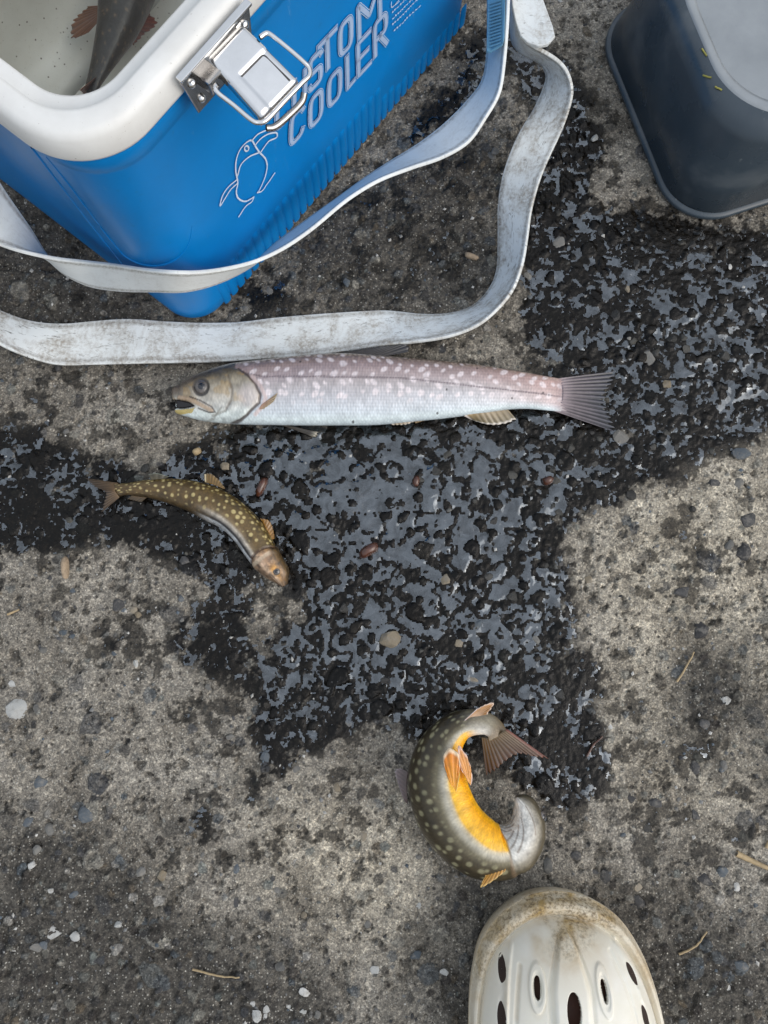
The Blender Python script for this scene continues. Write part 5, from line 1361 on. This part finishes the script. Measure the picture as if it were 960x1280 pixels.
for (x, y, rx, ry, rot, zf) in SV:  # closed upper here; dark patches paint the shade of open side vents
    cx_, cy_ = dz(x, y, zf); VV = []
    for a_ in np.linspace(0, 2*np.pi, 28, endpoint=False):
        for k_ in (0.02, 0.35, 0.7, 1.0):
            ex, ey_ = rx * k_ * math.cos(a_), ry * k_ * math.sin(a_) * (1 - 0.12 * abs(math.cos(a_)))
            qx, qy = cx_ + math.cos(rot)*ex - math.sin(rot)*ey_, cy_ + math.sin(rot)*ex + math.cos(rot)*ey_
            d2 = (FX - qx)**2 + (FY - qy)**2; ii_ = np.argpartition(d2, 4)[:4]; w_ = 1 / (d2[ii_] + 0.05)
            pz = float((FZ[ii_] * w_).sum() / w_.sum()); p_ = P(qx, qy, 0.03); VV.append((p_.x, p_.y, pz + 0.0005 - 0.0004 * k_))
    cp.append(np_mesh('vent', np.array(VV), grid_faces(28, 4, True, False), [M['slot_shade']]))
bpy.context.view_layer.update(); adopt(cp, clog)
tag(clog, 'dirty cream foam clog with oval vent holes and brown stained toe', 'clog')

# ------------------------------------------------------------------ litter
def stalk(px, rad, label, cat='straw', name='straw', mat='straw', group=None, z=0.0015):
    pc = catmull(px, 14); pts = []
    for x, y in pc:
        p = P(x, y, 0.0); pts.append(Vector((p.x, p.y, ground_z(p.x, p.y))))
    zs = np.convolve(np.pad([p.z for p in pts], 3, mode='edge'), np.ones(7)/7, 'valid')
    pts = [Vector((p.x, p.y, max(p.z, q) + z)) for p, q in zip(pts, zs)]
    o = tube(name, pts, np.linspace(rad, rad * 0.65, 14), M[mat], n=7); tag(o, label, cat, group); return o
stalk([(241,1211),(262,1216),(280,1220),(300,1220)], 0.0008, 'thin curved straw on dark speckled asphalt away from the clog')
stalk([(921,1067),(942,1077),(962,1086)], 0.0022, 'thick pale straw on dry grey asphalt, widest of the stalks')
stalk([(849,1193),(866,1184),(884,1165)], 0.0008, 'thin pale straw lying beside the clog')
stalk([(846,852),(856,836),(868,815)], 0.0008, 'short tan straw lying on the dry crust beside the wet patch')
stalk([(958,1060),(964,1045)], 0.0012, 'stub of straw beside the thick pale straw')
stalk([(733,945),(742,930),(752,920)], 0.0009, 'dark wet stem at the edge of the wet patch near the curled tail', 'stem', 'stem', 'husk')
stalk([(10,768),(24,762)], 0.0009, 'tiny straw stub on the dark damp spot', 'straw')
def chip(px, py, lpx, wpx, rot, mat, label, cat, name, hgt=0.5):
    bm = bmesh.new(); bmesh.ops.create_icosphere(bm, subdivisions=2, radius=1.0)
    r_ = random.Random(int(px * 7 + py)); p = P(px, py); c, s = math.cos(rot), math.sin(rot)
    l, w = lpx * 0.00058 / 2, wpx * 0.00058 / 2
    zg = ground_z(p.x, p.y)
    for v in bm.verts:
        x, y, z = v.co; k = 1 + r_.uniform(-0.1, 0.1)
        x = math.copysign(abs(x) ** 0.7, x)
        X_, Y_ = x * l * k, y * w * k
        v.co = Vector((p.x + c*X_ - s*Y_, p.y + s*X_ + c*Y_, zg + max(z, -0.4) * w * hgt * 2 + w * 0.5))
    o = bm_obj(name, bm, M[mat], smooth=True); tag(o, label, cat); return o
chip(461, 688, 28, 15, 0.55, 'husk', 'largest brown seed husk, alone in the middle of the puddle', 'seed husk', 'seed_husk', 0.8)
chip(327, 608, 28, 11, 1.15, 'husk', 'long glossy brown seed husk near the back of the small fish', 'seed husk', 'seed_husk', 0.8)
chip(520, 602, 15, 10, 1.4, 'husk', 'small reddish seed husk beside dark wet stones below the large fish', 'seed husk', 'seed_husk', 0.8)
chip(684, 601, 15, 12, 0.4, 'husk', 'round reddish brown seed husk below the tail of the large fish', 'seed husk', 'seed_husk', 0.8)
chip(84, 710, 9, 30, 0.1, 'wood', 'upright splinter of pale wood on the dry crust below the small fish tail', 'wood chip', 'wood_chip', 0.3)
chip(589, 321, 20, 8, -0.35, 'wood', 'short pale wood chip on the asphalt inside the strap loop', 'wood chip', 'wood_chip', 0.6)
chip(246, 564, 12, 9, 0.4, 'straw', 'yellowish oval seed on the damp asphalt above the small fish', 'seed', 'seed', 0.6)
for (x, y, r, k, lb) in [
    (743,172,7,'pale','white oval pebble between the strap and the dark tub'),
    (927,567,14,'blue','blue grey rounded pebble on dry crust at the edge of the wet patch'),
    (486,800,17,'tan','flat beige pebble standing dry in the middle of the puddle'),
    (282,583,9,'tan','tan oval pebble beside the dorsal fin of the small fish'),
    (40,1081,7,'pale','white pebble on dark asphalt beside a cluster of grey stones'),
    (94,1170,8,'pale','elongated white pebble next to a large pale stone'),
    (148,1156,6,'pale','rounded white pebble alone on the grey crust'),
    (320,1268,9,'pale','white pebble at the end of the row of pale gravel'),
    (905,957,8,'grey','pale grey round pebble on dry crust right of the curled fish'),
    (618,192,9,'grey','grey pebble between the two passes of the strap'),
    (433,355,7,'blue','small blue grey pebble near the foot of the cooler')]:
    o = put_stone(x, y, r, k, 'pebble', 0.35, None); tag(o, lb, 'pebble')
for x, y, rt in ((882,68,0.5),(884,96,-0.3),(898,111,-0.6)):
    p = hit(x, y, BP(0, 0, 0.06), be1 * -1.0) if False else P(x, y, 0.075)
# bits of grass stuck to the tub
from mathutils.bvhtree import BVHTree as _B
wv = tp[0].data; bv2 = _B.FromPolygons([v.co.copy() for v in wv.vertices], [tuple(p.vertices) for p in wv.polygons])
for (x, y, dx, dy, lb) in ((880,66,6,9,'largest yellow green grass bit stuck to the tub wall'), (884,96,10,3,'flat yellow grass bit stuck below the largest one on the tub wall'), (898,111,8,5,'smallest pale grass bit stuck to the tub wall')):
    pts = []
    for q in np.linspace(-0.5, 0.5, 6):
        d = ray(x + dx * q, y + dy * q).normalized(); loc, nor, i, di = bv2.ray_cast(Vector((0, 0, CAM_H)), d)
        if loc is not None: pts.append(loc + (nor if nor.dot(d) < 0 else -nor) * 0.0006)
    if len(pts) > 2: tag(tube('grass_bit', pts, 0.0006, M['grass'], n=6), lb, 'grass')
